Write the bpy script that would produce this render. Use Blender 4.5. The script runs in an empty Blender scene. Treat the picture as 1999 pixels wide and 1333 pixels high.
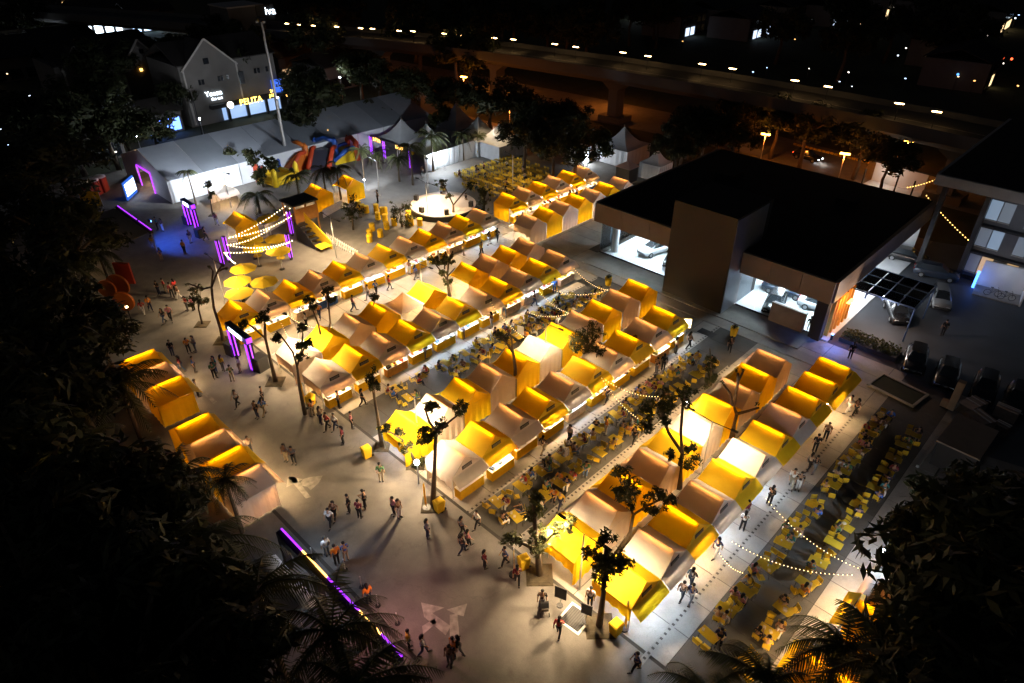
import bpy, bmesh, math, random
from mathutils import Vector, Matrix
random.seed(7)
R = math.radians
S = bpy.context.scene
COL = S.collection
# ---------------------------------------------------------------- camera
F_PX, PITCH, YAW, CAM_H = 1320.0, R(33.4), R(44.3), 36.0
cam = bpy.data.cameras.new('camera'); camo = bpy.data.objects.new('camera', cam); COL.objects.link(camo)
cam.sensor_width = 36; cam.lens = F_PX / 1999 * 36; cam.clip_start = 0.5; cam.clip_end = 3000
camo.location = (0, 0, CAM_H); camo.rotation_euler = (math.pi / 2 - PITCH, 0, YAW)
S.camera = camo
# ---------------------------------------------------------------- night sky
W = bpy.data.worlds.new('World'); S.world = W; W.use_nodes = True
nt = W.node_tree; bg = nt.nodes['Background']
sky = nt.nodes.new('ShaderNodeTexSky'); sky.sky_type = 'NISHITA'; sky.sun_disc = False
sky.sun_elevation = R(-4); sky.sun_rotation = R(200)
nt.links.new(sky.outputs[0], bg.inputs[0]); bg.inputs[1].default_value = 0.16
sun = bpy.data.lights.new('moon', 'SUN'); sun.energy = 0.006; sun.angle = R(0.5); sun.color = (.75, .85, 1)
so = bpy.data.objects.new('moon', sun); COL.objects.link(so); so.rotation_euler = (R(40), 0, R(20))
S.view_settings.view_transform = 'Standard'; S.view_settings.look = 'None'
S.view_settings.exposure = 1.15; S.view_settings.gamma = 1
S.cycles.use_denoising = True
S.cycles.max_bounces = 6; S.cycles.diffuse_bounces = 3; S.cycles.glossy_bounces = 3
S.cycles.transmission_bounces = 4; S.cycles.transparent_max_bounces = 6
S.cycles.sample_clamp_indirect = 3.0; S.cycles.caustics_reflective = False; S.cycles.caustics_refractive = False
# ---------------------------------------------------------------- helpers
_fw = Vector((-math.sin(YAW), math.cos(YAW), 0)); _rt = Vector((math.cos(YAW), math.sin(YAW), 0)); _up = Vector((0, 0, 1))
_d = _fw * math.cos(PITCH) - _up * math.sin(PITCH); _u = _fw * math.sin(PITCH) + _up * math.cos(PITCH)
def G(px, py, z=0.0):
    """point of the place at height z that the surveyed photograph position shows"""
    v = _rt * (px - 999.5) + _u * (666.5 - py) + _d * F_PX
    t = (z - CAM_H) / v.z
    return Vector((v.x * t, v.y * t, z))
def PX(p):
    p = Vector(p) - Vector((0, 0, CAM_H)); k = F_PX / p.dot(_d)
    return 999.5 + k * p.dot(_rt), 666.5 - k * p.dot(_u)
_ones = ['', 'first', 'second', 'third', 'fourth', 'fifth', 'sixth', 'seventh', 'eighth', 'ninth']
ORD = ['zeroth', 'first', 'second', 'third', 'fourth', 'fifth', 'sixth', 'seventh', 'eighth', 'ninth', 'tenth', 'eleventh', 'twelfth', 'thirteenth', 'fourteenth', 'fifteenth', 'sixteenth', 'seventeenth', 'eighteenth', 'nineteenth', 'twentieth'] + ['twenty-' + q for q in _ones[1:]] + ['thirtieth'] + ['thirty-' + q for q in _ones[1:]] + ['fortieth'] + ['forty-' + q for q in _ones[1:]]
MATS = {}
def mat(name, col=(.5, .5, .5), rough=.7, var=.12, scale=6.0, metal=0.0, emit=None, es=0.0, trans=0.0, tcol=None, bump=0.0, spec=.3, glass=False, sample=True, alpha=1.0):
    if name in MATS: return MATS[name]
    m = bpy.data.materials.new(name); m.use_nodes = True; t = m.node_tree; n = t.nodes; l = t.links
    b = n['Principled BSDF']; out = n['Material Output']; MATS[name] = m
    b.inputs['Roughness'].default_value = rough; b.inputs['Metallic'].default_value = metal
    b.inputs['Specular IOR Level'].default_value = spec
    if glass:
        n.remove(b); g = n.new('ShaderNodeBsdfGlossy'); g.inputs['Roughness'].default_value = .03; g.inputs['Color'].default_value = (.8, .9, 1, 1)
        tr = n.new('ShaderNodeBsdfTransparent'); tr.inputs['Color'].default_value = (*col, 1)
        fr = n.new('ShaderNodeFresnel'); fr.inputs[0].default_value = 1.45
        mx = n.new('ShaderNodeMixShader'); l.new(fr.outputs[0], mx.inputs[0]); l.new(tr.outputs[0], mx.inputs[1]); l.new(g.outputs[0], mx.inputs[2])
        l.new(mx.outputs[0], out.inputs[0]); return m
    if emit:
        b.inputs['Base Color'].default_value = (*col, 1)
        b.inputs['Emission Color'].default_value = (*emit, 1); b.inputs['Emission Strength'].default_value = es
        if not sample: m.cycles.emission_sampling = 'NONE'
        return m
    tc = n.new('ShaderNodeTexCoord'); oi = n.new('ShaderNodeObjectInfo')
    no = n.new('ShaderNodeTexNoise'); no.inputs['Scale'].default_value = scale; no.inputs['Detail'].default_value = 5
    l.new(tc.outputs['Object'], no.inputs['Vector'])
    mr = n.new('ShaderNodeMapRange'); mr.inputs[3].default_value = 1 - var * 1.6; mr.inputs[4].default_value = 1 + var * 1.2
    l.new(no.outputs[0], mr.inputs[0])
    mr2 = n.new('ShaderNodeMapRange'); mr2.inputs[3].default_value = 1 - var * .6; mr2.inputs[4].default_value = 1 + var * .6
    l.new(oi.outputs['Random'], mr2.inputs[0])
    mu = n.new('ShaderNodeMath'); mu.operation = 'MULTIPLY'; l.new(mr.outputs[0], mu.inputs[0]); l.new(mr2.outputs[0], mu.inputs[1])
    vm = n.new('ShaderNodeVectorMath'); vm.operation = 'SCALE'; vm.inputs[0].default_value = col; l.new(mu.outputs[0], vm.inputs['Scale'])
    l.new(vm.outputs[0], b.inputs['Base Color'])
    if bump:
        bp = n.new('ShaderNodeBump'); bp.inputs['Strength'].default_value = bump; bp.inputs['Distance'].default_value = .03
        n2 = n.new('ShaderNodeTexNoise'); n2.inputs['Scale'].default_value = scale * 1.7; n2.inputs['Detail'].default_value = 4
        l.new(tc.outputs['Object'], n2.inputs['Vector']); l.new(n2.outputs[0], bp.inputs['Height']); l.new(bp.outputs[0], b.inputs['Normal'])
    if trans:
        tl = n.new('ShaderNodeBsdfTranslucent'); tl.inputs[0].default_value = (*(tcol or col), 1)
        if bump: l.new(bp.outputs[0], tl.inputs[1])
        mx = n.new('ShaderNodeMixShader'); mx.inputs[0].default_value = trans
        l.new(b.outputs[0], mx.inputs[1]); l.new(tl.outputs[0], mx.inputs[2]); l.new(mx.outputs[0], out.inputs[0])
    return m
def rz(x, y, a): return x * math.cos(a) - y * math.sin(a), x * math.sin(a) + y * math.cos(a)
class MB:
    """collects shapes of one part; build() links them as one mesh object"""
    def __init__(s): s.v = []; s.f = []
    def add(s, vs, fs):
        o = len(s.v); s.v += [tuple(v) for v in vs]; s.f += [tuple(i + o for i in f) for f in fs]; return s
    def box(s, c, d, a=0.0, tilt=0.0):
        hx, hy, hz = d[0] / 2, d[1] / 2, d[2] / 2; vs = []
        for sx in (-1, 1):
            for sy in (-1, 1):
                for sz in (-1, 1):
                    x, y, z = sx * hx, sy * hy, sz * hz
                    if tilt: x, z = rz(x, z, tilt)
                    x, y = rz(x, y, a); vs.append((c[0] + x, c[1] + y, c[2] + z))
        return s.add(vs, [(0, 1, 3, 2), (4, 6, 7, 5), (0, 4, 5, 1), (2, 3, 7, 6), (0, 2, 6, 4), (1, 5, 7, 3)])
    def quad(s, *p): return s.add(p, [tuple(range(len(p)))])
    def slab(s, pts, z0, z1):
        n = len(pts); vs = [(p[0], p[1], z0) for p in pts] + [(p[0], p[1], z1) for p in pts]
        return s.add(vs, [tuple(range(n))[::-1], tuple(range(n, 2 * n))] + [(i, (i + 1) % n, n + (i + 1) % n, n + i) for i in range(n)])
    def wallpoly(s, pts, nrm, th):
        """thick sheet: 3d outline extruded along nrm"""
        n = len(pts); nv = Vector(nrm) * th; vs = [tuple(p) for p in pts] + [tuple(Vector(p) + nv) for p in pts]
        return s.add(vs, [tuple(range(n))[::-1], tuple(range(n, 2 * n))] + [(i, (i + 1) % n, n + (i + 1) % n, n + i) for i in range(n)])
    def tube(s, path, r, n=6, cap=True):
        path = [Vector(p) for p in path]; rs = r if isinstance(r, (list, tuple)) else [r] * len(path); o = len(s.v); fs = []
        for i, p in enumerate(path):
            t = (path[min(i + 1, len(path) - 1)] - path[max(i - 1, 0)]).normalized()
            a = t.orthogonal().normalized() if i == 0 else (pa - t * pa.dot(t)).normalized()
            pa = a; b = t.cross(a)
            for k in range(n):
                w = 2 * math.pi * k / n; s.v.append(tuple(p + (a * math.cos(w) + b * math.sin(w)) * rs[i]))
        for i in range(len(path) - 1):
            for k in range(n):
                s.f.append((o + i * n + k, o + i * n + (k + 1) % n, o + (i + 1) * n + (k + 1) % n, o + (i + 1) * n + k))
        if cap: s.f.append(tuple(o + k for k in range(n))[::-1]); s.f.append(tuple(o + (len(path) - 1) * n + k for k in range(n)))
        return s
    def lathe(s, prof, n=12, c=(0, 0, 0), sx=1.0, sy=1.0):
        o = len(s.v)
        for r, z in prof:
            for k in range(n):
                w = 2 * math.pi * k / n; s.v.append((c[0] + r * sx * math.cos(w), c[1] + r * sy * math.sin(w), c[2] + z))
        for i in range(len(prof) - 1):
            for k in range(n): s.f.append((o + i * n + k, o + i * n + (k + 1) % n, o + (i + 1) * n + (k + 1) % n, o + (i + 1) * n + k))
        s.f.append(tuple(o + k for k in range(n))[::-1]); s.f.append(tuple(o + (len(prof) - 1) * n + k for k in range(n)))
        return s
    def ball(s, c, r, n=6, m=4):
        prof = [(max(1e-3, math.sin(math.pi * i / m)) * r, -math.cos(math.pi * i / m) * r) for i in range(m + 1)]
        return s.lathe(prof, n, c)
    def grid(s, rows):
        o = len(s.v); w = len(rows[0])
        for r_ in rows: s.v += [tuple(p) for p in r_]
        for i in range(len(rows) - 1):
            for k in range(w - 1): s.f.append((o + i * w + k, o + i * w + k + 1, o + (i + 1) * w + k + 1, o + (i + 1) * w + k))
        return s
    def mesh(s, name, m=None, smooth=False):
        me = bpy.data.meshes.new(name); me.from_pydata(s.v, [], s.f); me.update()
        if m: me.materials.append(m)
        if smooth: me.polygons.foreach_set('use_smooth', [True] * len(me.polygons))
        return me
    def build(s, name, m, parent=None, smooth=False):
        return link(name, s.mesh(name, m, smooth), parent)
def link(name, me, parent=None, loc=None, rot=None):
    o = bpy.data.objects.new(name, me); COL.objects.link(o); o.parent = parent
    if loc is not None: o.location = loc
    if rot is not None: o.rotation_euler = (0, 0, rot)
    return o
USED = {}
def tag(o, label, cat, group=None):
    o['label'] = label; o['category'] = cat
    if group: o['group'] = group
    return o
def thing(name, label, cat, loc=(0, 0, 0), rot=0.0, group=None):
    o = bpy.data.objects.new(name, None); COL.objects.link(o); o.location = loc; o.rotation_euler = (0, 0, rot); o.empty_display_size = .2
    return tag(o, label, cat, group)
KIDS = {}
def copy_tree(o, parent=None, loc=None, rot=None, label=None):
    c = o.copy(); COL.objects.link(c); c.parent = parent
    if loc is not None: c.location = loc
    if rot is not None: c.rotation_euler = (0, 0, rot)
    if label: c['label'] = label
    for ch in KIDS.setdefault(o.name, list(o.children)): copy_tree(ch, c)
    return c
def structure(o): o['kind'] = 'structure'; return o
def stuff(o): o['kind'] = 'stuff'; return o
def lamp(name, kind, loc, energy, col, size=.15, parent=None, spot=None, blend=.6, aim=None):
    d = bpy.data.lights.new(name, kind); d.energy = energy; d.color = col
    if kind == 'AREA': d.size = size
    else: d.shadow_soft_size = size
    if spot: d.spot_size = R(spot); d.spot_blend = blend
    o = bpy.data.objects.new(name, d); COL.objects.link(o); o.location = loc; o.parent = parent
    if aim is not None: o.rotation_euler = (Vector(aim) - Vector(loc)).to_track_quat('-Z', 'Y').to_euler()
    return o
def text_obj(name, s, size, m, parent, loc, rot, ext=.03):
    c = bpy.data.curves.new(name, 'FONT'); c.body = s; c.size = size; c.extrude = ext; c.align_x = 'CENTER'; c.resolution_u = 3
    t = bpy.data.objects.new(name + '_curve', c); COL.objects.link(t)
    me = bpy.data.meshes.new_from_object(t.evaluated_get(bpy.context.evaluated_depsgraph_get()))
    bpy.data.objects.remove(t); me.materials.clear(); me.materials.append(m)
    o = link(name, me, parent, loc); o.rotation_euler = rot; return o
# ---------------------------------------------------------------- materials
WARM = (1.0, .62, .26); NEUT = (1.0, .71, .40); COOL = (.82, .9, 1.0); SODIUM = (1.0, .36, .06)
M_Y = mat('yellow_fabric', (.84, .56, .010), .75, .10, 1.6, trans=.40, tcol=(.86, .45, .003), bump=.7)
M_Y2 = mat('yellow_fabric_lined', (.82, .54, .010), .75, .10, 1.6, trans=.10, tcol=(.85, .48, .01), bump=.35)
M_W = mat('ivory_fabric', (.73, .69, .62), .75, .08, 1.6, trans=.32, tcol=(.42, .235, .105), bump=.7)
M_W2 = mat('ivory_fabric_lined', (.68, .62, .54), .75, .08, 1.6, trans=.08, tcol=(.6, .34, .17), bump=.35)
M_YC = mat('yellow_table_cloth', (.80, .50, .015), .8, .12, 4, bump=.3)
M_WT = mat('white_board', (.78, .76, .72), .6, .08, 3)
M_POST = mat('galvanised_post', (.55, .55, .54), .4, .1, 9, metal=.6)
M_SIGN = mat('slate_sign', (.035, .033, .032), .55, .25, 14)
M_LETTER = mat('sign_lettering', (.35, .31, .24), .6, .1, 8)
M_RIDGE = mat('ridge_strip_lamp', (1, .8, .5), emit=(1.0, .60, .25), es=30.0)
M_FRONT = mat('front_strip_lamp', (1, .95, .8), emit=(1.0, .66, .32), es=165.0)
M_FRONTC = mat('front_strip_lamp_cool', (1, 1, 1), emit=(.60, .80, 1.0), es=110.0)
def ground_mat(name, c, stain, rough=.8, amt=1.0):
    m = bpy.data.materials.new(name); m.use_nodes = True; t = m.node_tree; n = t.nodes; l = t.links; b = n['Principled BSDF']; MATS[name] = m
    geo = n.new('ShaderNodeNewGeometry'); oi = n.new('ShaderNodeObjectInfo')
    def noise(sc, det, lo, hi, a, b_):
        q = n.new('ShaderNodeTexNoise'); q.inputs['Scale'].default_value = sc; q.inputs['Detail'].default_value = det; q.inputs['Roughness'].default_value = .65; l.new(geo.outputs['Position'], q.inputs['Vector'])
        r = n.new('ShaderNodeMapRange'); r.inputs[1].default_value = lo; r.inputs[2].default_value = hi; r.inputs[3].default_value = a; r.inputs[4].default_value = b_; l.new(q.outputs[0], r.inputs[0]); return r.outputs[0]
    def mul(a, b_):
        q = n.new('ShaderNodeMath'); q.operation = 'MULTIPLY'; l.new(a, q.inputs[0]); l.new(b_, q.inputs[1]); return q.outputs[0]
    f = mul(mul(noise(.09, 4, .3, .7, 1 - .22 * amt, 1 + .16 * amt), noise(.7, 6, .3, .7, 1 - .16 * amt, 1 + .12 * amt)), noise(14, 3, .3, .7, .9, 1.1))
    rr_ = n.new('ShaderNodeMapRange'); rr_.inputs[3].default_value = .88; rr_.inputs[4].default_value = 1.1; l.new(oi.outputs['Random'], rr_.inputs[0]); f = mul(f, rr_.outputs[0])
    vm = n.new('ShaderNodeVectorMath'); vm.operation = 'SCALE'; vm.inputs[0].default_value = c; l.new(f, vm.inputs['Scale'])
    mx = n.new('ShaderNodeMixRGB'); mx.inputs[2].default_value = (*stain, 1); l.new(noise(.45, 8, .60, .72, 0, .55), mx.inputs[0]); l.new(vm.outputs[0], mx.inputs[1])
    vo = n.new('ShaderNodeTexVoronoi'); vo.feature = 'DISTANCE_TO_EDGE'; vo.inputs['Scale'].default_value = .16; wp = n.new('ShaderNodeTexNoise'); wp.inputs['Scale'].default_value = .8; wp.inputs['Detail'].default_value = 5; l.new(geo.outputs['Position'], wp.inputs['Vector'])
    ad = n.new('ShaderNodeVectorMath'); ad.operation = 'MULTIPLY_ADD'; ad.inputs[1].default_value = (2.2, 2.2, 0); l.new(wp.outputs['Color'], ad.inputs[0]); l.new(geo.outputs['Position'], ad.inputs[2]); l.new(ad.outputs[0], vo.inputs['Vector'])
    cr = n.new('ShaderNodeMapRange'); cr.inputs[1].default_value = .0; cr.inputs[2].default_value = .006; cr.inputs[3].default_value = .2; cr.inputs[4].default_value = 0; l.new(vo.outputs['Distance'], cr.inputs[0])
    m2 = n.new('ShaderNodeMixRGB'); m2.inputs[2].default_value = (stain[0] * .5, stain[1] * .5, stain[2] * .5, 1); l.new(cr.outputs[0], m2.inputs[0]); l.new(mx.outputs[0], m2.inputs[1])
    l.new(m2.outputs[0], b.inputs['Base Color']); b.inputs['Roughness'].default_value = rough; b.inputs['Specular IOR Level'].default_value = .35
    bp = n.new('ShaderNodeBump'); bp.inputs['Strength'].default_value = .25; bp.inputs['Distance'].default_value = .02; l.new(noise(9, 5, 0, 1, 0, 1), bp.inputs['Height']); l.new(bp.outputs[0], b.inputs['Normal']); return m
M_CONC = ground_mat('concrete_paving', (.285, .262, .232), (.12, .105, .085), .72, 1.1)
M_ASPH = ground_mat('asphalt', (.175, .163, .148), (.08, .07, .06), .75, 1.25)
M_SOIL = mat('soil', (.06, .048, .03), .95, .5, 3, bump=.8)
M_DARKG = mat('dark_soil_grass', (.035, .04, .022), .95, .4, .4, bump=.6)
M_JOINT = mat('joint_filler', (.05, .046, .04), .9, .2, 2)
M_BLACK = mat('black_metal', (.02, .02, .022), .45, .1, 6)
M_BARK = mat('bark', (.10, .075, .05), .9, .35, 5, bump=.8)
M_LEAF = mat('leaf', (.05, .056, .018), .6, .45, .9, trans=.3)
M_LEAFD = mat('shade_darkened_leaf', (.036, .042, .016), .65, .5, .9, trans=.2)  # darker leaf copy, puts night shade into the big tree crowns
M_FROND = mat('palm_frond', (.06, .07, .025), .6, .4, .9, trans=.25)
M_SKIRT = mat('pleated_skirt', (.82, .50, .012), .8, .12, 3, trans=.15, bump=.3)
M_TILE = mat('white_floor_tile', (.72, .74, .76), .25, .05, 1.2)
M_PURPLE = mat('purple_led', (.6, .2, 1), emit=(.30, .025, .82), es=1.15)
M_AMBER = mat('amber_led', (1, .6, .2), emit=(1.0, .50, .10), es=2.6)
M_BULB = mat('warm_bulb', (1, .9, .7), emit=(1.0, .72, .36), es=9.0)
M_WLED = mat('white_led', (1, 1, 1), emit=(.86, .93, 1.0), es=26.0)
M_MARQ = mat('white_pvc', (.66, .68, .70), .6, .08, .8, trans=.12, bump=.2)
# ================================================================= SETTING
def sheet(name, pts, z, m, parent=None):
    return structure(MB().quad(*[(p[0], p[1], z) for p in pts]).build(name, m, parent))
gr = MB(); N = 24
gr.grid([[(-1100 + 1500 * i / N, -300 + 1500 * k / N, -.05) for k in range(N + 1)] for i in range(N + 1)])
structure(gr.build('ground', M_DARKG))
# asphalt forecourt under and around the market
sheet('forecourt', [(-118, 12), (-62, 8), (-44, 1), (-14, -6), (12, 12), (6, 66), (-10, 92), (-60, 92), (-112, 90)], -.006, M_ASPH)
sheet('forecourt_paving_bed', [(-62.2, 21.2), (-2.9, 21.2), (-2.9, 79.5), (-62.2, 79.5)], -.002, M_JOINT)
plaza = structure(MB().box((-33, 50.4, -.03), (.2, .2, .02)).build('paved_plaza', M_CONC))
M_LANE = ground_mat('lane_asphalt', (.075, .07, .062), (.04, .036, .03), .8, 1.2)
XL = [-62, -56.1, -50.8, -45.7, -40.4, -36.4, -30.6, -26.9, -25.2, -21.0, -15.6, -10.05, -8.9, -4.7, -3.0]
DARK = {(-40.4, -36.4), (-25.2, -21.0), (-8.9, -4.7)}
YL = [21.4 + 2.425 * i for i in range(25)]
slabmesh = {}
for i in range(len(XL) - 1):
    for k in range(len(YL) - 1):
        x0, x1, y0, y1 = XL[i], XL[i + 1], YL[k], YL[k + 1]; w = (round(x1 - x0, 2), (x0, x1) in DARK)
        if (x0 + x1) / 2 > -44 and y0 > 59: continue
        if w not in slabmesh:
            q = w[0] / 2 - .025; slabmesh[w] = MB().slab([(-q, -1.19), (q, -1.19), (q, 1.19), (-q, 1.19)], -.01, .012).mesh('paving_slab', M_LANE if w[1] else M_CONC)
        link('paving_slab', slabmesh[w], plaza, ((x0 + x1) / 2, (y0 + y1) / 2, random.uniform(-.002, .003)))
# slotted channel drains running the length of the seating lanes
def drain(x, y0, y1, nm):
    d = structure(MB().box((x, (y0 + y1) / 2, .016), (.34, y1 - y0, .012)).build('channel_drain', M_CONC))
    h = MB(); y = y0
    while y < y1: h.box((x, y, .0245), (.17, .15, .005)); y += .42
    stuff(h.build('drain_slot', M_JOINT, d))
for x, a, b in ((-10.05, 20.6, 52), (-25.2, 21.4, 56), (-21.0, 21.4, 50), (-2.7, 19.5, 37), (-40.4, 30, 55)): drain(x, a, b, '')
sheet('road_line', [(-37.6, 11.85), (-19.0, 11.85), (-19.0, 12.1), (-37.6, 12.1)], .004, M_JOINT)
# painted turn arrows
M_PAINT = mat('worn_white_paint', (.30, .285, .25), .8, .6, 2.2)
def arrow(name, polys, label):
    b = MB()
    for pl in polys: b.quad(*[tuple(G(x, y, .006)) for x, y in pl])
    structure(b.build(name, M_PAINT))
arrow('road_marking', [[(561, 930), (577, 932), (607, 970), (597, 973)], [(559, 951), (562, 929), (592, 935)], [(606, 931), (630, 928), (622, 943), (606, 957), (600, 950)], [(592, 935), (606, 931), (600, 950), (583, 947)]], '')
arrow('road_marking', [[(822, 1176), (868, 1186), (853, 1192), (828, 1205)], [(828, 1204), (843, 1196), (880, 1222), (870, 1240)], [(872, 1190), (912, 1178), (905, 1203), (890, 1199)], [(878, 1200), (893, 1198), (897, 1243), (878, 1248)], [(824, 1222), (848, 1207), (852, 1216), (826, 1238)]], '')
arrow('road_marking', [[(398, 770), (406, 768), (424, 784), (417, 788)]], '')
arrow('road_marking', [[(1365, 1273), (1415, 1262), (1420, 1272), (1370, 1285)]], '')
# square grate in pale frame
M_LEGS = mat('worn_iron', (.05, .05, .05), .5, .2, 6)
gt = thing('drain_grate', 'square dark drain grate in a pale frame by the near tree planter', 'drain grate', G(1123, 1207, 0), R(4))
MB().box((0, 0, .015), (1.6, 1.6, .02)).build('frame', M_WT, gt)
b = MB()
for i in range(9): b.box((-.56 + .14 * i, 0, .034), (.09, 1.2, .014))
b.build('grating', M_LEGS, gt); MB().box((0, 0, .0265), (1.3, 1.3, .005)).build('pit', M_BLACK, gt)
for px, py, n in ((1380, 650, 'behind the lit box sign'), (1142, 551, 'by the long white corner counter')):
    g2 = thing('drain_grate', 'dark rectangular drain cover ' + n, 'drain grate', G(px, py, 0)); MB().box((0, 0, .02), (1.7, 1.0, .012)).build('cover', M_BLACK, g2)
# roads, banks, right hand car park
sheet('car_park', [(-26, 46), (-3.0, 52.6), (20, 58), (30, 110), (-16.4, 92), (-16.4, 58.2)], -.001, mat('car_park_asphalt', (.05, .055, .065), .6, .25, .3, bump=.2))
sheet('road', [(-230, 88), (-120, 101), (-60, 107), (10, 104), (60, 100), (60, 112), (-60, 121), (-120, 117), (-235, 104)], .002, M_ASPH)
# ================================================================= MARKET STALLS
SW = 2.9; EH = 2.18; RH = 3.2
def roof_mesh(m, sag=.07, peak='gable', seed=0):
    r = random.Random(seed); rows = []; ph = [r.uniform(0, 6.3) for _ in range(4)]
    n = 12; hy = SW / 2; lean = r.uniform(-.03, .03)
    for j in range(15):
        u = -1 + 2 * j / 14; row = []
        for k in range(-n, n + 1):
            t = abs(k) / n
            z = RH - (RH - EH) * t - sag * math.sin(math.pi * t) * (1 + .35 * math.cos(u * 3)) + .012 * math.sin(7 * t + 5 * u + ph[0]) * t + .010 * math.sin(11 * u + ph[1] + 3 * k) * t * t + lean * u * (1 - t) + .014 * math.sin(4 * (u + t) + ph[2]) * t
            if k == 0: z += .025
            x = u * (1.30 + .13 * t); row.append((x, k / n * hy, z))
        rows.append(row)
    b = MB().grid(rows)
    for sgn in (-1, 1):   # hanging valance along the two eaves
        b.grid([[(u * 1.43, sgn * hy, EH), (u * 1.43, sgn * (hy + .015), EH - .17 - .02 * math.sin(9 * u))] for u in [-1 + i / 6 for i in range(13)]])
    return b.mesh('canopy', m, True)
def gable_mesh(m, sgn, wall):
    b = MB(); hy = SW / 2; x0, x1 = sgn * 1.30, sgn * 1.435
    tri = [(x0 - sgn * .004, 0, RH - .01)]
    L = [(x1 - sgn * .004, -hy, EH), (x1 - sgn * .004, hy, EH)]
    mid = [(sgn * (1.30 + .13 * t), s * hy * t, RH - (RH - EH) * t - .07 * math.sin(math.pi * t)) for s in (-1, 1) for t in (.33, .66)]
    b.quad(L[0], mid[1], mid[0], tri[0], mid[2], mid[3], L[1])
    if wall:   # closed back: fabric wall hanging to the ground in soft folds
        ys = [-hy + SW * i / 14 for i in range(15)]
        b.grid([[(x1 + sgn * (.0 + .05 * math.sin(i * 2.1) * (1 - z / EH)), y, z) for z in (EH, 1.5, .8, .06)] for i, y in enumerate(ys)])
    return b.mesh('gable', m, False)
def awning_mesh(m):
    rows = []; hy = SW / 2
    for i in range(13):
        v = -1 + i / 6; d = .05 * (1 - v * v)
        rows.append([(1.44, v * hy, EH + .02), (1.76, v * hy * 1.0, EH - .20 - d), (2.10, v * hy * .99, EH - .44 - d * 1.6), (2.105, v * hy * .99, EH - .55 - d * 1.6)])
    return MB().grid(rows).mesh('awning', m, True)
def side_mesh(m, sgn, short=False):
    hy = sgn * (SW / 2 - .02)
    if short: return MB().grid([[(-1.42 + 2.84 * i / 16, hy + .04 * math.sin(i * 1.9) * (2.2 - z), z) for z in (EH - .02, 1.75, 1.30 - .22 * abs(i / 8 - 1) ** 2 + .05 * math.sin(i * 1.3))] for i in range(17)]).mesh('side_wall', m)
    return MB().grid([[(-1.42 + 2.84 * i / 12, hy + .05 * math.sin(i * 1.9) * (1 - z / EH), z) for z in (EH - .02, 1.5, .8, .08)] for i in range(13)]).mesh('side_wall', m)
ST = {}
for key, m, m2 in (('Y', M_Y, M_Y2), ('W', M_W, M_W2)):
    ST[key] = dict(roof=[roof_mesh(m, .04 + .022 * i, seed=i) for i in range(6)], gf=gable_mesh(m2, 1, False), gb=gable_mesh(m, -1, True), aw=awning_mesh(m2), sl=side_mesh(m, -1), sr=side_mesh(m, 1), sls=side_mesh(m, -1, True), srs=side_mesh(m, 1, True))
ME_POST = MB().tube([(0, 0, 0), (0, 0, EH)], .03, 6).mesh('post', M_POST)
ME_RIDGE = MB().box((0, 0, RH - .16), (2.2, .05, .04)).mesh('ridge_lamp', M_RIDGE)
ME_FL = MB().box((1.40, 0, EH - .34), (.07, 2.2, .06)).mesh('front_lamp', M_FRONT)
ME_FLC = MB().box((1.40, 0, EH - .34), (.07, 2.2, .06)).mesh('front_lamp', M_FRONTC)
ME_BLOCK = MB().box((1.38, 0, EH - .28), (.26, 2.3, .03)).box((1.26, 0, EH - .33), (.02, 2.3, .1)).mesh('added_light_block', M_BLACK)  # unseen box added to keep the front lamp off the canopy
ME_SIGN = MB().wallpoly([(1.42, -.46, 2.36), (1.42, .46, 2.36), (1.385, .46, 2.66), (1.385, -.46, 2.66)], (1, 0, .12), .025).mesh('sign_board', M_SIGN)
_t = MB()
for j in range(2):
    y = -.36
    while y < .34:
        w = .05 + .05 * ((int(y * 97) * 7 + j * 3) % 5) / 4
        _t.box((1.445 - .012 * j, y + w / 2, 2.46 + .1 * j), (.012, w, .045)); y += w + .03
ME_TXT = _t.mesh('lettering', M_LETTER)
def pleats(x0, x1, y0, y1, h):
    b = MB(); per = [(x1, y0), (x1, y1)]; n = int((y1 - y0) / .055)
    rows = []
    for i in range(n + 1):
        y = y0 + (y1 - y0) * i / n; rows.append([(x1 + (.025 if i % 2 else -.012), y, h - .02), (x1 + (.05 if i % 2 else -.012), y, .05)])
    b.grid(rows)
    for y in (y0, y1):
        b.grid([[(x0 + (x1 - x0) * i / 8, y + (.02 if i % 2 else -.012), h - .02), (x0 + (x1 - x0) * i / 8, y + (.03 if i % 2 else -.012), .05)] for i in range(9)])
    return b
ME_CT = {'top_y': MB().box((0, 0, .93), (.62, 2.3, .04)).mesh('counter_top', M_WT), 'top_w': MB().box((0, 0, .93), (.62, 2.3, .04)).mesh('counter_top', M_WT),
         'sk_y': pleats(-.3, .3, -1.14, 1.14, .93).mesh('skirt', M_SKIRT),
         'sk_w': MB().box((.0, 0, .47), (.56, 2.22, .86)).mesh('front_panel', mat('printed_panel', (.62, .45, .30), .6, .5, 3)),
         'sk_o': MB().box((.0, 0, .47), (.56, 2.22, .86)).mesh('front_panel', mat('orange_panel', (.62, .27, .04), .6, .25, 3)),
         'sk_b': MB().box((.0, 0, .47), (.56, 2.22, .86)).mesh('front_panel', mat('blue_panel', (.05, .13, .36), .6, .25, 3))}
GOODS = [mat('food_' + str(i), c, .5, .3, 9) for i, c in enumerate([(.75, .72, .66), (.6, .2, .05), (.7, .5, .1), (.15, .25, .5), (.5, .08, .05), (.3, .32, .1), (.8, .78, .75), (.1, .1, .1)])]
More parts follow.
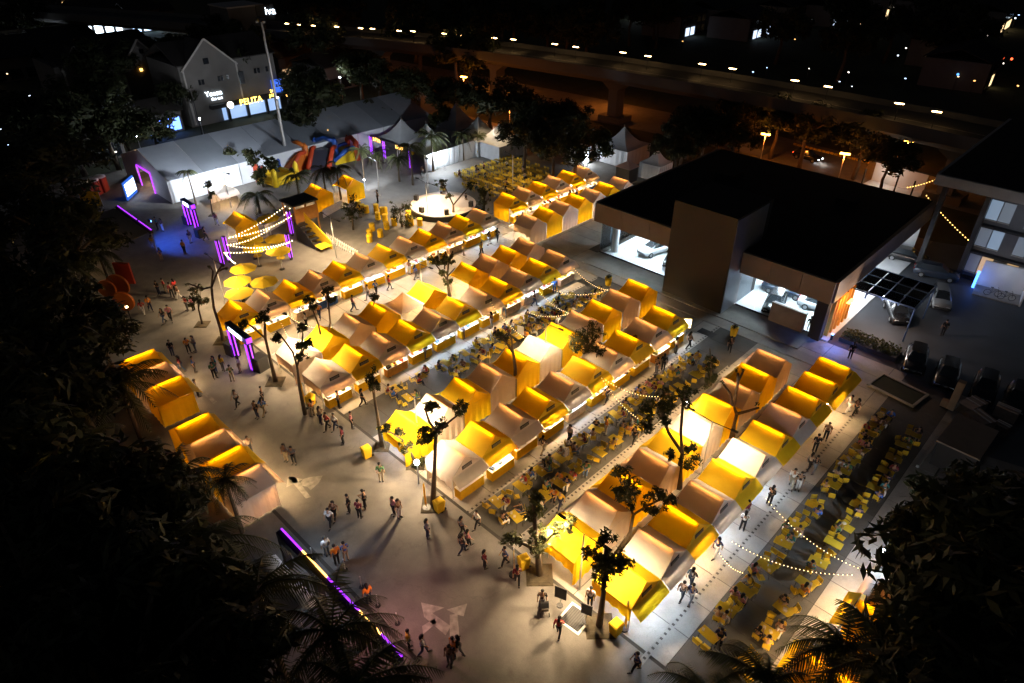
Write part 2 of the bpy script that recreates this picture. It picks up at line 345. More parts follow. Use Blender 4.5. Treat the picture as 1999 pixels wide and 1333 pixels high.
def goods_mesh(i):
    r = random.Random(i); b = MB()
    w, d, h = r.uniform(.14, .24), r.uniform(.18, .34), r.uniform(.08, .3)
    b.box((0, 0, h / 2), (w * 2, d * 2 * .6, h))
    for k in range(5): b.box((r.uniform(-w, w) * .6, r.uniform(-d, d) * .4, h + .04), (.09, .1, .09), r.random() * 3)
    return b.mesh('food_tray', GOODS[i % len(GOODS)])
ME_GOODS = [goods_mesh(i) for i in range(10)]
STALLS = []
def stall(kind, x, y, rot, label, wall=True, sides='', front=True, lampk=0, counter=None, group=None, sign=True, ridge=True, roofi=0, pyr=False):
    rot += random.uniform(-.018, .018); x += random.uniform(-.06, .06)
    o = thing('market_stall', label, 'market stall', (x, y, 0), rot, group); d = ST[kind]
    if pyr:
        rows = []
        for j in range(9):
            t = j / 8; h = EH + 1.35 * (1 - t) ** 1.5; c = [(-1, -1), (1, -1), (1, 1), (-1, 1), (-1, -1)]
            rows.append([((c[e][0] * (1 - f) + c[e + 1][0] * f) * (1.45 * t + .02), (c[e][1] * (1 - f) + c[e + 1][1] * f) * (1.45 * t + .02), h) for e in range(4) for f in (0, .25, .5, .75)] + [((-1) * (1.45 * t + .02), (-1) * (1.45 * t + .02), h)])
        MB().grid(rows).build('canopy', M_W if kind == 'W' else M_Y, o)
        for sx in (-1, 1):
            for sy in (-1, 1): link('post', ME_POST, o, (sx * 1.38, sy * 1.39, 0))
        MB().box((0, 0, EH + .1), (.9, .05, .05)).build('ceiling_lamp', M_FRONT, o); STALLS.append((x, y, rot, kind)); return o
    link('canopy', d['roof'][(roofi * 5 + int(abs(x) * 3)) % 6], o); link('front_gable', d['gf'], o)
    if wall: link('back_wall', d['gb'], o)
    link('awning', d['aw'], o)
    for sx in (-1, 1):
        for sy in (-1, 1): link('post', ME_POST, o, (sx * 1.38, sy * (SW / 2 - .06), 0))
    if 'l' in sides: link('side_wall', d['sl'], o)
    if 'r' in sides: link('side_wall', d['sr'], o)
    if 's' in sides: link('side_wall', d['sls' if abs(rot) < 1 else 'srs'], o)
    if sign:
        s_ = link('sign_board', ME_SIGN, o); link('lettering', ME_TXT, s_)
    if ridge: link('ridge_lamp', ME_RIDGE, o)
    if lampk == 1: link('front_lamp', ME_FL, o)
    if lampk == 2: link('front_lamp', ME_FLC, o)
    if lampk: link('added_light_block', ME_BLOCK, o)
    STALLS.append((x, y, rot, kind)); return o
def counter(x, y, rot, kind, label, group):
    o = thing('serving_counter', label, 'counter', (x, y, 0), rot, group)
    link('counter_top', ME_CT['top_y' if kind == 'y' else 'top_w'], o); link('skirt' if kind == 'y' else 'front_panel', ME_CT['sk_' + kind], o)
    for k in range(random.choice((2, 3, 3))):
        gx, gy = rz(random.uniform(-.08, .08), -.75 + .68 * k + random.uniform(-.1, .1), rot); i = random.randrange(10)
        t = link('food_tray', ME_GOODS[i], None, (x + gx, y + gy, .952), rot + random.uniform(-.3, .3))
        tag(t, f"{ORD[k + 1]} tray of goods, {label[label.index('counter'):]}", 'food tray', 'goods laid out on the counters')
NAMES = {'Y': 'yellow', 'W': 'ivory'}
def row(seq, ys, xc, rot, where, lampw=.75, cnt=True, cy='y', sign=True, skip=(), lks=None):
    n = len(seq)
    for i, (k, y) in enumerate(zip(seq, ys)):
        if k == '.': continue
        lk = 0
        if random.random() < lampw: lk = 2 if random.random() < .3 else 1
        if lks: lk = int(lks[i])
        lab = f"{NAMES[k]} {'peaked' if where == 'the second back row' and i == 4 else 'gabled'} stall, {ORD[i + 1]} from the near end of {where}"
        stall(k, xc, y, rot, lab, sides=('l' if 'behind the stage' in where else 's') if i == 0 else '', lampk=lk, group='gabled stalls in the market rows', roofi=i, pyr=(where == 'the second back row' and i == 4))
        if cnt and rot == 0 and i not in skip:
            ck = random.choice('yyyyywo') if k == 'Y' else random.choice('yyywob')
            counter(xc + 1.52 + random.choice((0, 0, .03, .06, .3)), y + random.uniform(-.12, .12), rot, ck, f"{'yellow skirted' if ck == 'y' else {'w': 'printed', 'o': 'orange', 'b': 'blue'}[ck]} counter, {ORD[i + 1]} stall in {where}", 'serving counters at the stall fronts')
row('YWYWYWYWYWYW', [21.7 + 2.955 * i for i in range(12)], -58.35, 0, 'the upper left row', .95)
row('YWYWYW', [60.4 + 3.06 * i for i in range(6)], -59.5, 0, 'the far row behind the stage', 1)
row('WYWYWYW', [57.25 + 3.06 * i for i in range(7)], -52.75, math.pi, 'the far row by the showroom forecourt', 1)
row('WYWYWY.YWYW', [22.2 + 2.965 * i for i in range(11)], -48.2, math.pi, 'the second back row', 1)
row('WYWYWYWYWYW', [22.14 + 2.965 * i for i in range(11)], -43.65, 0, 'the second front row', 1, lks='10122211221')
row('YWYWYWYWYWY', [22.6 + 2.975 * i for i in range(11)], -33.15, math.pi, 'the third back row', .6)
row('WYWYWYWYWY', [22.8 + 2.975 * i for i in range(10)], -28.15, 0, 'the third front row', .85, lks='0101211012')
row('YWYWYWYWYW', [23.3 + 2.935 * i for i in range(10)], -17.45, math.pi, 'the fourth back row', .6)
row('YWYWYWYWYYY', [23.1 + 2.92 * i for i in range(11)], -13.1, 0, 'the fourth front row', .9, cnt=False, lks='22120200010')
for i, (k, x) in enumerate((('Y', -44.45), ('W', -41.9), ('Y', -39.3), ('W', -36.6))):
    stall(k, x, 11.2, math.pi / 2, f"{NAMES[k]} stall, {ORD[i + 1]} from the far end of the short left hand column", wall=True, sides='l' if i == 3 else '', lampk=1 if i in (1, 3) else 0, group='gabled stalls in the market rows', roofi=i)
for i, (k, x) in enumerate((('Y', -56.2), ('W', -53.5), ('Y', -50.75))):
    stall(k, x, 11.8, math.pi / 2, f"{NAMES[k]} stall half hidden under palm fronds, {ORD[i + 1]} from the far end", wall=True, sides='lr' if i == 2 else '', lampk=1 if i == 1 else 0, group='gabled stalls in the market rows', roofi=i)
# ================================================================= STREET LAMPS
ME_LPOLE = MB().tube([(0, 0, 0), (0, 0, .25), (0, 0, 5.1)], [.09, .06, .045], 8).mesh('pole', M_POST)
ME_LARM = MB().tube([(-1.55, 0, 5.2), (-.6, 0, 5.12), (0, 0, 5.05), (.6, 0, 5.12), (1.55, 0, 5.2)], .03, 6).mesh('arm', M_BLACK)
_b = MB().box((0, 0, .03), (.52, .2, .07)); ME_LHEAD = _b.mesh('lamp_head', M_BLACK)
ME_LGLOW = MB().box((0, 0, -.012), (.4, .14, .012)).mesh('lamp_glass', mat('street_lamp_glass', (1, 1, 1), emit=(1, .86, .66), es=14, sample=False))
def street_lamp(px, py, label, e=900, rot=0.0, loc=None, col=NEUT, spot=140, flood=0):
    p = loc or G(px, py, 0)
    o = thing('street_lamp', label, 'street lamp', (p[0], p[1], 0), rot, 'double armed street lamps')
    link('pole', ME_LPOLE, o); link('arm', ME_LARM, o)
    for s in (-1, 1):
        h = link('lamp_head', ME_LHEAD, o, (s * 1.7, 0, 5.2)); link('lamp_glass', ME_LGLOW, h)
        lamp('street_lamp_light', 'SPOT', (s * 1.7, 0, 5.12), e, col, .18, o, spot, .7, (s * 1.75, 0, 0))
    if flood: lamp('added_wall_flood', 'SPOT', (0, 0, 5.5), flood, col, .3, o, 115, .5, (-18, 2, 2.2))  # spot added to brighten the marquee wall, without a lamp head
    return o
street_lamp(1131, 1150, 'double armed lamp post over the nearest yellow stalls', 1900)
street_lamp(819, 877, 'double armed lamp post at the near end of the third stall rows', 1500)
street_lamp(1063, 724, 'slim double armed lamp post rising behind an ivory stall mid market', 900)
street_lamp(1369, 925, 'double armed lamp post midway along the fourth stall rows', 900)
street_lamp(827, 600, 'double armed lamp post above a yellow stall in the second rows', 1500)
street_lamp(596, 722, 'double armed lamp post among bare trees near the purple arch', 1500)
street_lamp(836, 428, 'double armed lamp post in front of the round stage', 1700)
street_lamp(1001, 369, 'pale lamp post at the edge of the yellow food court', 300)
street_lamp(657, 503, 'pale lamp post behind the upper left stall row', 1900, spot=160)
street_lamp(742, 382, 'thin lamp post on the open paving by the palms', 480, col=COOL, spot=165, flood=4200)
street_lamp(965, 307, 'thin lamp post between the pagoda tents and food court', 200)
street_lamp(440, 592, 'slim lamp post beside the first yellow stall of the upper left row', 1200, spot=150)
street_lamp(452, 405, 'added lamp post before the near part of the marquee wall', 420, col=COOL, spot=165, flood=4200)  # post added here to light the marquee wall
# single white flood lamps on slim posts
def post_lamp(px, py, h, label, e, col=COOL, glow=1.0, head=.16, aim=None, name='flood_lamp', m=None, spot=None):
    p = G(px, py, 0); o = thing(name, label, 'lamp', p, 0)
    MB().tube([(0, 0, 0), (0, 0, h)], [.06, .04], 6).build('pole', M_POST, o)
    MB().ball((0, 0, h + head * .6), head, 8, 6).build('lamp_head', m or M_WLED, o, True)
    if e: lamp('flood_light', 'POINT', (0, 0, h + head * 2.4), e, col, head, o)
    return o
post_lamp(283, 318, 4.2, 'bright white lamp on a post behind the marquee entrance', 420)
post_lamp(402, 281, 4.2, 'bright white lamp on a post behind the marquee roof', 260)
post_lamp(551, 240, 4.6, 'bright white lamp beside the tall mast', 160)
post_lamp(672, 215, 6.2, 'bright white lamp behind the far end of the marquee', 300)
post_lamp(818, 944, 2.0, 'glaring low floodlight at the foot of the forked tree', 700, NEUT, head=.2)
post_lamp(1069, 1088, 2.1, 'glaring floodlight on the leafy tree by the nearest yellow stall', 1100, NEUT, head=.17)
post_lamp(1333, 838, 2.6, 'small floodlight in the leafy tree beside the seating lane', 260, NEUT, head=.13)
post_lamp(852, 332, 1.7, 'left lamp of the twin floodlights by the white tent wall', 600, COOL, head=.2)
post_lamp(869, 331, 1.7, 'right lamp of the twin floodlights by the white tent wall', 600, COOL, head=.2)
post_lamp(713, 368, 1.3, 'small white lamp beside the far yellow stall', 60, COOL, head=.12)
post_lamp(152, 545, 3.2, 'dim warm lamp post among the dark left hand palms', 130, WARM, head=.12, m=M_BULB)
post_lamp(1702, 1122, 2.3, 'cool white lamp at the front of the bottom right stalls', 420, (.6, .78, 1), head=.13)
post_lamp(1752, 1098, 2.6, 'added warm lamp inside the right hand tree', 90, (1, .5, .12), head=.1, m=M_BULB)  # lamp added to turn the edge of the foliage orange
# ================================================================= CAR SHOWROOM
M_FASC = mat('bronze_cladding', (.20, .155, .12), .5, .1, .8)
M_ROOF = mat('dark_roof_membrane', (.012, .012, .013), .9, .3, .4)
M_TOWER = mat('brown_panel', (.030, .027, .024), .6, .12, .5)
M_GLASS = mat('clear_glass', (.86, .93, .95), glass=True)
M_WALL = mat('white_wall', (.72, .73, .74), .6, .05, 1)
M_CEIL = mat('ceiling_panel_lamp', (1, 1, 1), emit=(.86, .93, 1.0), es=60.0)
M_ORNG = mat('orange_lit_fin', (.75, .32, .04), .5, .2, 2)
sr = thing('car_showroom', 'low car showroom with dark flat roof, brown tower and bright glass front', 'building', (0, 0, 0))
X0, X1, Y0, Y1, ZT, ZB = -44.9, -16.9, 60.0, 87.6, 6.35, 4.1
rf = MB().box(((X0 + X1) / 2, (Y0 + Y1) / 2 + .3, ZT - .3), (X1 - X0 - .5, Y1 - Y0 - .1, .5)).build('roof', M_ROOF, sr)
MB().box((-38, 78, ZT + .4), (2.4, 3, .9)).box((-24, 80, ZT + .3), (2, 2, .7)).build('roof_plant', M_ROOF, rf)
def fasc(x0, x1, nm='fascia_panel'):
    n = max(1, round((x1 - x0) / 3.3)); w = (x1 - x0) / n
    for i in range(n): MB().box((x0 + w * (i + .5), Y0, (ZT + ZB) / 2), (w - .03, .35, ZT - ZB)).build(nm, M_FASC, sr)
fasc(X0, -33.45); fasc(-26.2, X1)
n = 9
for i in range(n):
    w = (Y1 - Y0) / n
    MB().box((X1, Y0 + .2 + w * (i + .5), (ZT + ZB) / 2), (.35, w - .03, ZT - ZB)).build('fascia_panel', M_FASC, sr)
    MB().box((X0, Y0 + .2 + w * (i + .5), (ZT + ZB) / 2), (.35, w - .03, ZT - ZB)).build('fascia_panel', M_FASC, sr)
MB().box((-30, 73.6, .03), (27.4, 26.6, .14)).build('floor', M_TILE, sr)
MB().box((-30.9, 73.6, ZB + .12), (27.5, 26.6, .12)).build('ceiling', M_WALL, sr)
MB().box((-30.9, 86.9, 2.1), (27.4, .25, 4.0)).build('back_wall', M_WALL, sr)
MB().box((-30.0, 72.0, 2.1), (9.5, .25, 4.0)).build('inner_wall', M_WALL, sr)
for x in (-41.5, -37.0, -24.0, -19.8):
    for y in (63.5, 68.5, 75):
        MB().box((x, y, ZB + .03), (2.2, .55, .05)).build('ceiling_lamp', M_CEIL, sr)
# glazing: single panes in a light frame
for a, b_ in ((-44.3, -33.4), (-26.2, -17.9)):
    k = round((b_ - a) / 1.9); w = (b_ - a) / k
    for i in range(k):
        g_ = MB().box((a + w * (i + .5), 60.55, 2.1), (w - .05, .03, 3.95)).build('window_pane', M_GLASS, sr)
    MB().box(((a + b_) / 2, 60.5, .14), (b_ - a, .12, .1)).build('window_sill', M_BLACK, sr)
for i in range(7):
    MB().box((-44.35, 61.8 + 2 * i, 2.1), (.03, 1.94, 3.95)).build('window_pane', M_GLASS, sr)
for x, y in ((-43.0, 61.8), (-43.0, 70.0)):
    MB().lathe([(.42, .1), (.42, ZB)], 16, (x, y, 0)).build('column', M_WALL, sr, False)
tw = MB().box((-29.85, 61.2, 5.25), (7.0, 7.2, 10.5)).build('tower', M_TOWER, sr)
MB().box((-26.33, 60.8, 5.2), (.05, 6.2, 10.2)).build('tower_side_sheet', mat('brushed_steel', (.4, .42, .45), .3, .1, 2, metal=.7), tw)
MB().box((-17.5, 60.2, 2.05), (1.1, .9, 4.1)).build('corner_pier', M_TOWER, sr)
for i in range(6):
    MB().box((-16.85, 61.2 + .9 * i, 2.0), (.35, .32, 3.9)).build('fin', M_ORNG, sr)
MB().box((-17.25, 64, 2), (.1, 6.5, 4)).build('side_wall', M_WALL, sr)
lamp('portal_light', 'POINT', (-15.9, 62.5, 3.6), 120, (1, .5, .12), .2, sr)
MB().box((-15.95, 62.5, 3.75), (.3, 1.2, .08)).build('portal_lamp', M_AMBER, sr)
pl = structure(MB().box((-31, 58.7, .05), (26.5, 3.4, .12)).box((-31, 56.2, .0), (31, 1.5, .1)).build('showroom_apron', M_CONC))
MB().box((-31, 60.38, .118), (26, .08, .02)).build('apron_joint', M_BLACK, pl)
# free standing panel in front of the right hand glass
pn = thing('reception_wall', 'brown and grey free standing panel in the bright right hand showroom bay', 'panel', (-20.5, 60.05, .11))
MB().box((0, 0, 1.05), (3.5, .25, 2.1)).build('panel', mat('weathered_panel', (.34, .27, .22), .45, .35, .8), pn); MB().box((0, .32, 1.0), (3.4, .35, 1.98)).build('shelf_back', M_WALL, pn)
# ----------------------------------------------------------------- cars
M_TYRE = mat('tyre', (.015, .015, .015), .8, .1, 5); M_RIM = mat('rim', (.45, .46, .48), .3, .1, 5, metal=.8)
M_CGL = mat('car_glass', (.02, .025, .03), .08, .05, 3, spec=.8)
M_HL = mat('head_lamp', (.8, .85, .9), .15, .05, 4, spec=.8); M_TL = mat('tail_lamp', (.4, .02, .02), .2, .05, 4)
def car_parts(hi):
    d = {}; L, Wd = 2.3, .92
    prof = [(-L, .45, .80, .74), (-L + .12, .30, .98, .84), (-1.6, .28, 1.02 if hi else .98, Wd), (-.9, .26, 1.04 if hi else .95, Wd), (.5, .26, 1.02 if hi else .93, Wd), (1.1, .26, 1.0 if hi else .90, Wd), (1.9, .28, .88 if hi else .76, Wd * .97), (L - .1, .32, .74 if hi else .64, .80), (L, .42, .62, .66)]
    rows = [[(x, -w * .9, zb), (x, -w, zb + .2), (x, -w, zt - .16), (x, -w * .88, zt), (x, 0, zt + .03), (x, w * .88, zt), (x, w, zt - .16), (x, w, zb + .2), (x, w * .9, zb)] for x, zb, zt, w in prof]
    b = MB().grid(rows); b.quad(*rows[0]); b.quad(*rows[-1][::-1]); d['body'] = b
    zr = 1.62 if hi else 1.42; zb = 1.0 if hi else .93
    lo = [(-2.05 if hi else -1.75, .70), (-.5, .8), (.5, .8), (1.15, .70)]; up = [(-1.6 if hi else -.95, .55), (-.4, .6), (.15, .58), (.3, .52)]
    rows = []
    for (xl, wl), (xu, wu) in zip(lo, up): rows.append([(xl, -wl, zb), (xu, -wu, zr - .05), (xu, 0, zr), (xu, wu, zr - .05), (xl, wl, zb)])
    b = MB().grid(rows); b.quad(*rows[0]); b.quad(*rows[-1][::-1]); d['window'] = b
    d['roof_panel'] = MB().grid([[(xu, -wu * .98, zr - .04), (xu, 0, zr + .012), (xu, wu * .98, zr - .04)] for xu, wu in up])
    return d
CARM = {}
def car(loc, rot, colname, col, label, hi=True, group=None, lights=False):
    o = thing('car', label, 'car', loc, rot, group)
    if hi not in CARM:
        d = car_parts(hi); CARM[hi] = {k: v.mesh(k, None, k != 'window') for k, v in d.items()}
        CARM[hi]['window'].materials.append(M_CGL)
    pm = mat('car_paint_' + colname, col, .22, .04, 2, spec=.7)
    for k, me in CARM[hi].items():
        if k == 'window': link('window', me, o); continue
        key = (hi, k, colname)
        if key not in CARM.setdefault('p', {}):
            m2 = me.copy(); m2.materials.append(pm); CARM['p'][key] = m2
        link(k, CARM['p'][key], o)
    if 'w' not in CARM:
        CARM['w'] = (MB().tube([(0, -.11, 0), (0, .11, 0)], .34, 14).mesh('tyre', M_TYRE), MB().tube([(0, -.116, 0), (0, .116, 0)], .21, 10).mesh('rim', M_RIM),
                     MB().box((0, 0, 0), (.12, .34, .14)).mesh('headlight', M_HL), MB().box((0, 0, 0), (.1, .3, .16)).mesh('taillight', M_TL),
                     MB().box((0, 0, 0), (.12, .34, .14)).mesh('headlight', M_WLED), MB().box((0, 0, 0), (.1, .3, .16)).mesh('taillight', mat('red_tail_light', (1, .1, .05), emit=(1, .08, .02), es=4)))
    t, r_, h, tl, hl, tll = CARM['w']
    for x in (-1.42, 1.42):
        for y in (-.84, .84):
            w = link('wheel', t, o, (x, y, .34)); link('rim', r_, w)
    for y in (-.52, .52):
        link('headlight', hl if lights else h, o, (2.2, y, .63)); link('taillight', tll if lights else tl, o, (-2.27, y, .82))
    return o
car((-39.3, 64.9, .1), R(-105), 'white', (.75, .76, .78), 'white rounded car on the left showroom floor')
car((-36.2, 64.2, .1), R(-70), 'black', (.012, .013, .015), 'black car half hidden behind the brown showroom tower')
car((-23.0, 62.7, .1), R(-75), 'black', (.012, .013, .015), 'black car behind the panel in the right showroom bay')
car((-23.6, 66.2, .1), R(10), 'navy', (.02, .03, .05), 'dark car at the back left of the right showroom bay', hi=False)
car((-19.3, 65.6, .1), R(12), 'silver', (.55, .57, .6), 'silver car at the back of the right showroom bay', hi=False)
car((-42.0, 72, .1), R(80), 'grey', (.2, .21, .22), 'grey car deep inside the left showroom bay')
for x, y, a, lb in ((-9.0, 62.1, -78, 'black car nearest the hedge planter in the dark car park'), (-6.2, 61.6, -80, 'second black car from the hedge planter in the dark car park'), (-3.3, 61.9, -84, 'third black car from the planter, glints on its roof'), (-.9, 61.9, -86, 'fourth dark car from the planter in the parked line'), (1.6, 62.0, -80, 'rightmost dark car of the parked line')):
    car((x, y, 0), R(a), 'black', (.012, .013, .015), lb, group='dark cars parked in line')
car((-13.3, 70.0, 0), R(-60), 'black', (.012, .013, .015), 'dark car under the blue steel canopy')
car((-11.0, 76.0, 0), R(-70), 'grey', (.2, .21, .22), 'grey car behind the blue steel canopy')
car((-17.0, 84.0, 0), R(10), 'black', (.012, .013, .015), 'dark van left of the string lit terrace', hi=True)
car((-13.2, 82.0, 0), R(14), 'navy', (.02, .03, .05), 'dark blue van beside the string lit terrace', hi=True)
car((-41.3, 111.2, 0.01), R(-6), 'black', (.012, .013, .015), 'dark car with lit lamps driving on the orange road', lights=True)
lamp('car_beam', 'POINT', (-38.3, 110.6, .6), 18, (1, .95, .85), .1)
# ----------------------------------------------------------------- canopy, planter, island at the right
M_STEEL = mat('blue_steel', (.05, .09, .18), .4, .1, 2, metal=.4)
pg = thing('steel_canopy', 'open blue steel canopy with glass panes beside the showroom', 'canopy', (-14.0, 68.4, 0))
for i in range(5): MB().box((-2.9 + 1.45 * i, 0, 3.55), (.13, 6.0, .2)).build('rafter', M_STEEL, pg)
for i in range(4): MB().box((0, -3 + 2 * i, 3.7), (6.1, .13, .1)).build('purlin', M_STEEL, pg)
for i in range(4):
    for k in range(3): MB().box((-2.17 + 1.45 * i, -2 + 2 * k, 3.765), (1.3, 1.85, .02)).build('glass_pane', M_GLASS, pg)
for x in (-2.9, 2.9):
    for y in (-2.9, 2.9): MB().tube([(x, y, 0), (x, y, 3.5)], .08, 8).build('post', M_STEEL, pg)
lamp('canopy_light', 'POINT', (-13.4, 65.2, 3.2), 340, (1, .72, .55), .2, None); MB().box((-.6, -1.9, 3.4), (.8, .15, .06)).build('canopy_lamp', M_WLED, pg)
lamp('added_blue_light', 'POINT', (-15.4, 59.6, 1.3), 110, (.08, .22, 1), .2)  # light added for the blue pool on the ground
bl = thing('added_blue_lamp', 'small added blue lamp at the showroom corner', 'lamp', (-16.2, 61.0, 0)); MB().lathe([(.12, 0), (.12, .5), (.16, .55)], 8).build('housing', M_BLACK, bl); MB().lathe([(.1, .56), (.1, .6)], 8).build('lens', mat('blue_led', (.2, .4, 1), emit=(.08, .25, 1), es=12), bl)  # housing added to stand for the source of the blue pool
pt = thing('hedge_planter', 'long dark clipped hedge in a low planter box', 'planter', (-13.0, 62.2, 0))
MB().box((0, 0, .2), (5.2, 1.9, .4)).build('planter_box', M_TOWER, pt)
b = MB(); rr = random.Random(3)
for i in range(900):
    x, y, z = rr.uniform(-2.5, 2.5), rr.uniform(-.85, .85), rr.uniform(.4, .95); s = .1
    a = Vector((rr.uniform(-1, 1), rr.uniform(-1, 1), rr.uniform(-.3, 1))).normalized(); c = a.orthogonal().normalized(); e = a.cross(c); p = Vector((x, y, z))
    b.quad(p + c * s, p + e * s, p - c * s, p - e * s)
b.build('hedge', M_LEAF, pt)
isl = thing('kerb_island', 'low kerbed island at the edge of the dark car park', 'kerb', (-8.7, 57.0, 0), R(-8))
MB().box((0, 1.3, .08), (3.9, .2, .16)).box((0, -1.3, .08), (3.9, .2, .16)).box((-1.95, 0, .08), (.2, 2.8, .16)).box((1.95, 0, .08), (.2, 2.8, .16)).build('kerb', M_CONC, isl); MB().box((0, 0, .03), (3.7, 2.4, .06)).build('soil', M_DARKG, isl)
bo = thing('timber_post', 'tall square tan post beside the parked cars', 'post', (-4.6, 57.5, 0)); MB().box((0, 0, 1.4), (.55, .55, 2.8)).build('shaft', mat('tan_timber', (.35, .22, .12), .7, .2, 2), bo); MB().box((-.5, 0, .3), (.6, .5, .6)).build('base', MATS['tan_timber'], bo)
# roofs and crates at the dark right hand edge
for i, (px, py, sx, sy, h) in enumerate(((1905, 835, 1.7, 1.5, 1.2), (1893, 800, 1.2, 2.2, .8), (1950, 845, 1.0, .9, .9), (1960, 815, 1.6, .8, 1.0), (1880, 852, .6, .6, .9))):
    c = thing('storage_crate', f"{['largest pale', 'long flat pale', 'small dark', 'broad grey', 'smallest brown'][i]} crate in the yard at the right edge", 'crate', G(px, py, 0), R(-30 + 9 * i), 'crates in the right hand yard')
    MB().box((0, 0, h / 2), (sx, sy, h)).build('body', mat('crate_' + str(i % 3), [(.3, .24, .2), (.22, .2, .18), (.12, .1, .09)][i % 3], .7, .3, 3), c); MB().box((0, 0, h + .03), (sx * 1.04, .12, .05)).box((0, sy * .3, h + .03), (sx * 1.04, .12, .05)).build('strap', M_POST, c)
gl = G(1860, 870, 0); gr_ = G(1935, 860, 0)
tr = thing('flat_roof_hut', 'low flat brown roof beside the dark tree at the right', 'hut', G(1868, 895, 0), R(-2))
MB().box((0, 0, 1.1), (2.6, 4.2, 2.2)).build('wall', M_TOWER, tr); MB().box((0, 0, 2.26), (2.9, 4.5, .12)).build('roof', mat('tan_roof', (.30, .23, .17), .7, .2, 1), tr); MB().box((-1.75, 0, .12), (.2, 6.5, .24)).build('kerb', M_CONC, tr)
# ================================================================= MARQUEE AND PAGODA TENTS
mq = thing('event_marquee', 'long white marquee hall with grey pitched roof and purple lit doorway', 'marquee', (-104.8, 31.0, 0))
ML, MW, ME, MR = 47.0, 16.6, 3.3, 5.9; nb = 9; bw = ML / nb
for i in range(nb):
    for s in (-1, 1):
        mm = mat('slate_pvc', (.30, .32, .36), .6, .08, .8) if i % 3 != 1 else mat('grey_pvc', (.22, .24, .27), .6, .08, .8)
        y0, y1 = i * bw + .02, (i + 1) * bw - .02
        MB().wallpoly([(s * (MW / 2 + .15), y0, ME - .05), (s * (MW / 2 + .15), y1, ME - .05), (0, y1, MR), (0, y0, MR)], (0, 0, 1), .04).build('roof_panel', mm, mq)
        MB().box((s * MW / 2, (y0 + y1) / 2, ME / 2), (.06, bw - .05, ME - .1)).build('wall_panel', M_MARQ, mq)
        MB().box((s * (MW / 2 + .04), y0, ME / 2), (.1, .1, ME)).build('post', M_POST, mq)
MB().wallpoly([(-MW / 2, 0, 0), (-3.2, 0, 0), (-3.2, 0, 2.7), (2.6, 0, 2.7), (2.6, 0, 0), (MW / 2, 0, 0), (MW / 2, 0, ME), (0, 0, MR - .1), (-MW / 2, 0, ME)], (0, 1, 0), .06).build('end_wall', mat('blush_pvc', (.62, .5, .45), .6, .1, .8), mq)
MB().wallpoly([(-MW / 2, ML, 0), (MW / 2, ML, 0), (MW / 2, ML, ME), (0, ML, MR - .1), (-MW / 2, ML, ME)], (0, 1, 0), .06).build('end_wall', M_MARQ, mq)
for a, b_ in (((-2.2, -.12, 0), (-2.2, -.12, 3.1)), ((2.6, -.12, 0), (2.6, -.12, 3.1)), ((-2.2, -.12, 3.1), (2.6, -.12, 3.1))): MB().tube([a, b_], .09, 6).build('led_tube', M_PURPLE, mq)
lamp('marquee_light', 'POINT', (0, 3, 2.6), 160, (1, .62, .4), .3, mq)
MB().box((0, 3, 2.75), (.9, .2, .06)).build('ceiling_lamp', M_FRONT, mq)
def pagoda(x, y, s, label, wall='wwww', eh=2.5, ph=5.0, m=None, rot=0, open_=False):
    m = m or M_MARQ; o = thing('pagoda_tent', label, 'tent', (x, y, 0), rot, 'peaked pagoda tents')
    rows = []
    for j in range(9):
        t = j / 8; h = eh + (ph - eh) * ((1 - t) ** 2.1); r_ = s / 2 * t + .04
        row_ = []
        for k in range(17):
            a = k / 16 * 4; e = int(a) % 4; f = a - int(a); c = [(-1, -1), (1, -1), (1, 1), (-1, 1), (-1, -1)]
            row_.append(((c[e][0] * (1 - f) + c[e + 1][0] * f) * r_, (c[e][1] * (1 - f) + c[e + 1][1] * f) * r_, h))
        rows.append(row_)
    MB().grid(rows).build('canopy', m, o, False)
    MB().tube([(0, 0, ph - .05), (0, 0, ph + .35)], .03, 6).build('finial', M_POST, o)
    for k, (a, b_) in enumerate((((-1, -1), (1, -1)), ((1, -1), (1, 1)), ((1, 1), (-1, 1)), ((-1, 1), (-1, -1)))):
        h = s / 2 - .03
        if wall[k] == 'w':
            MB().grid([[((a[0] * (1 - f) + b_[0] * f) * h + (b_[1] - a[1]) * .02 * math.sin(f * 40), (a[1] * (1 - f) + b_[1] * f) * h - (b_[0] - a[0]) * .02 * math.sin(f * 40), z) for z in (eh, eh / 2, .05)] for f in [i / 20 for i in range(21)]]).build('side_wall', m, o)
        MB().tube([(a[0] * h, a[1] * h, 0), (a[0] * h, a[1] * h, eh)], .05, 6).build('post', M_POST, o)
    return o
GP = mat('weathered_pvc', (.40, .41, .42), .6, .12, 1, trans=.12)
for px, py, s, ph, lb in ((792, 240, 7, 6.2, 'left of the two pale pagoda tents past the marquee end'), (826, 238, 7, 6.2, 'right of the two pale pagoda tents past the marquee end'), (893, 268, 7, 6.0, 'grey pagoda tent right of the dark tree past the marquee'), (935, 290, 6.5, 5.4, 'dark pagoda tent nearest the orange lit road'), (975, 300, 6.5, 5.0, 'darkest pagoda tent at the edge of the far trees')):
    p = G(px, py, 0); pagoda(p.x, p.y, s, lb, m=GP, ph=ph)
pagoda(-91.0, 67.4, 7.0, 'left dark peaked tent with purple light columns', 'oowo', 2.7, 5.6, GP); pagoda(-84.6, 67.4, 7.0, 'right dark peaked tent with purple light columns', 'owwo', 2.7, 6.2, GP)
bw_ = thing('white_hoarding', 'tall white panel wall right of the purple columns tent', 'wall', (-81.2, 70.6, 0))
for i in range(4): MB().box((0, -4.2 + 2.6 * i, 1.35), (.08, 2.56, 2.7)).build('panel', M_MARQ, bw_)
MB().box((.05, 6.3, 1.35), (.1, .5, 2.7)).build('edge_board', M_YC, bw_)
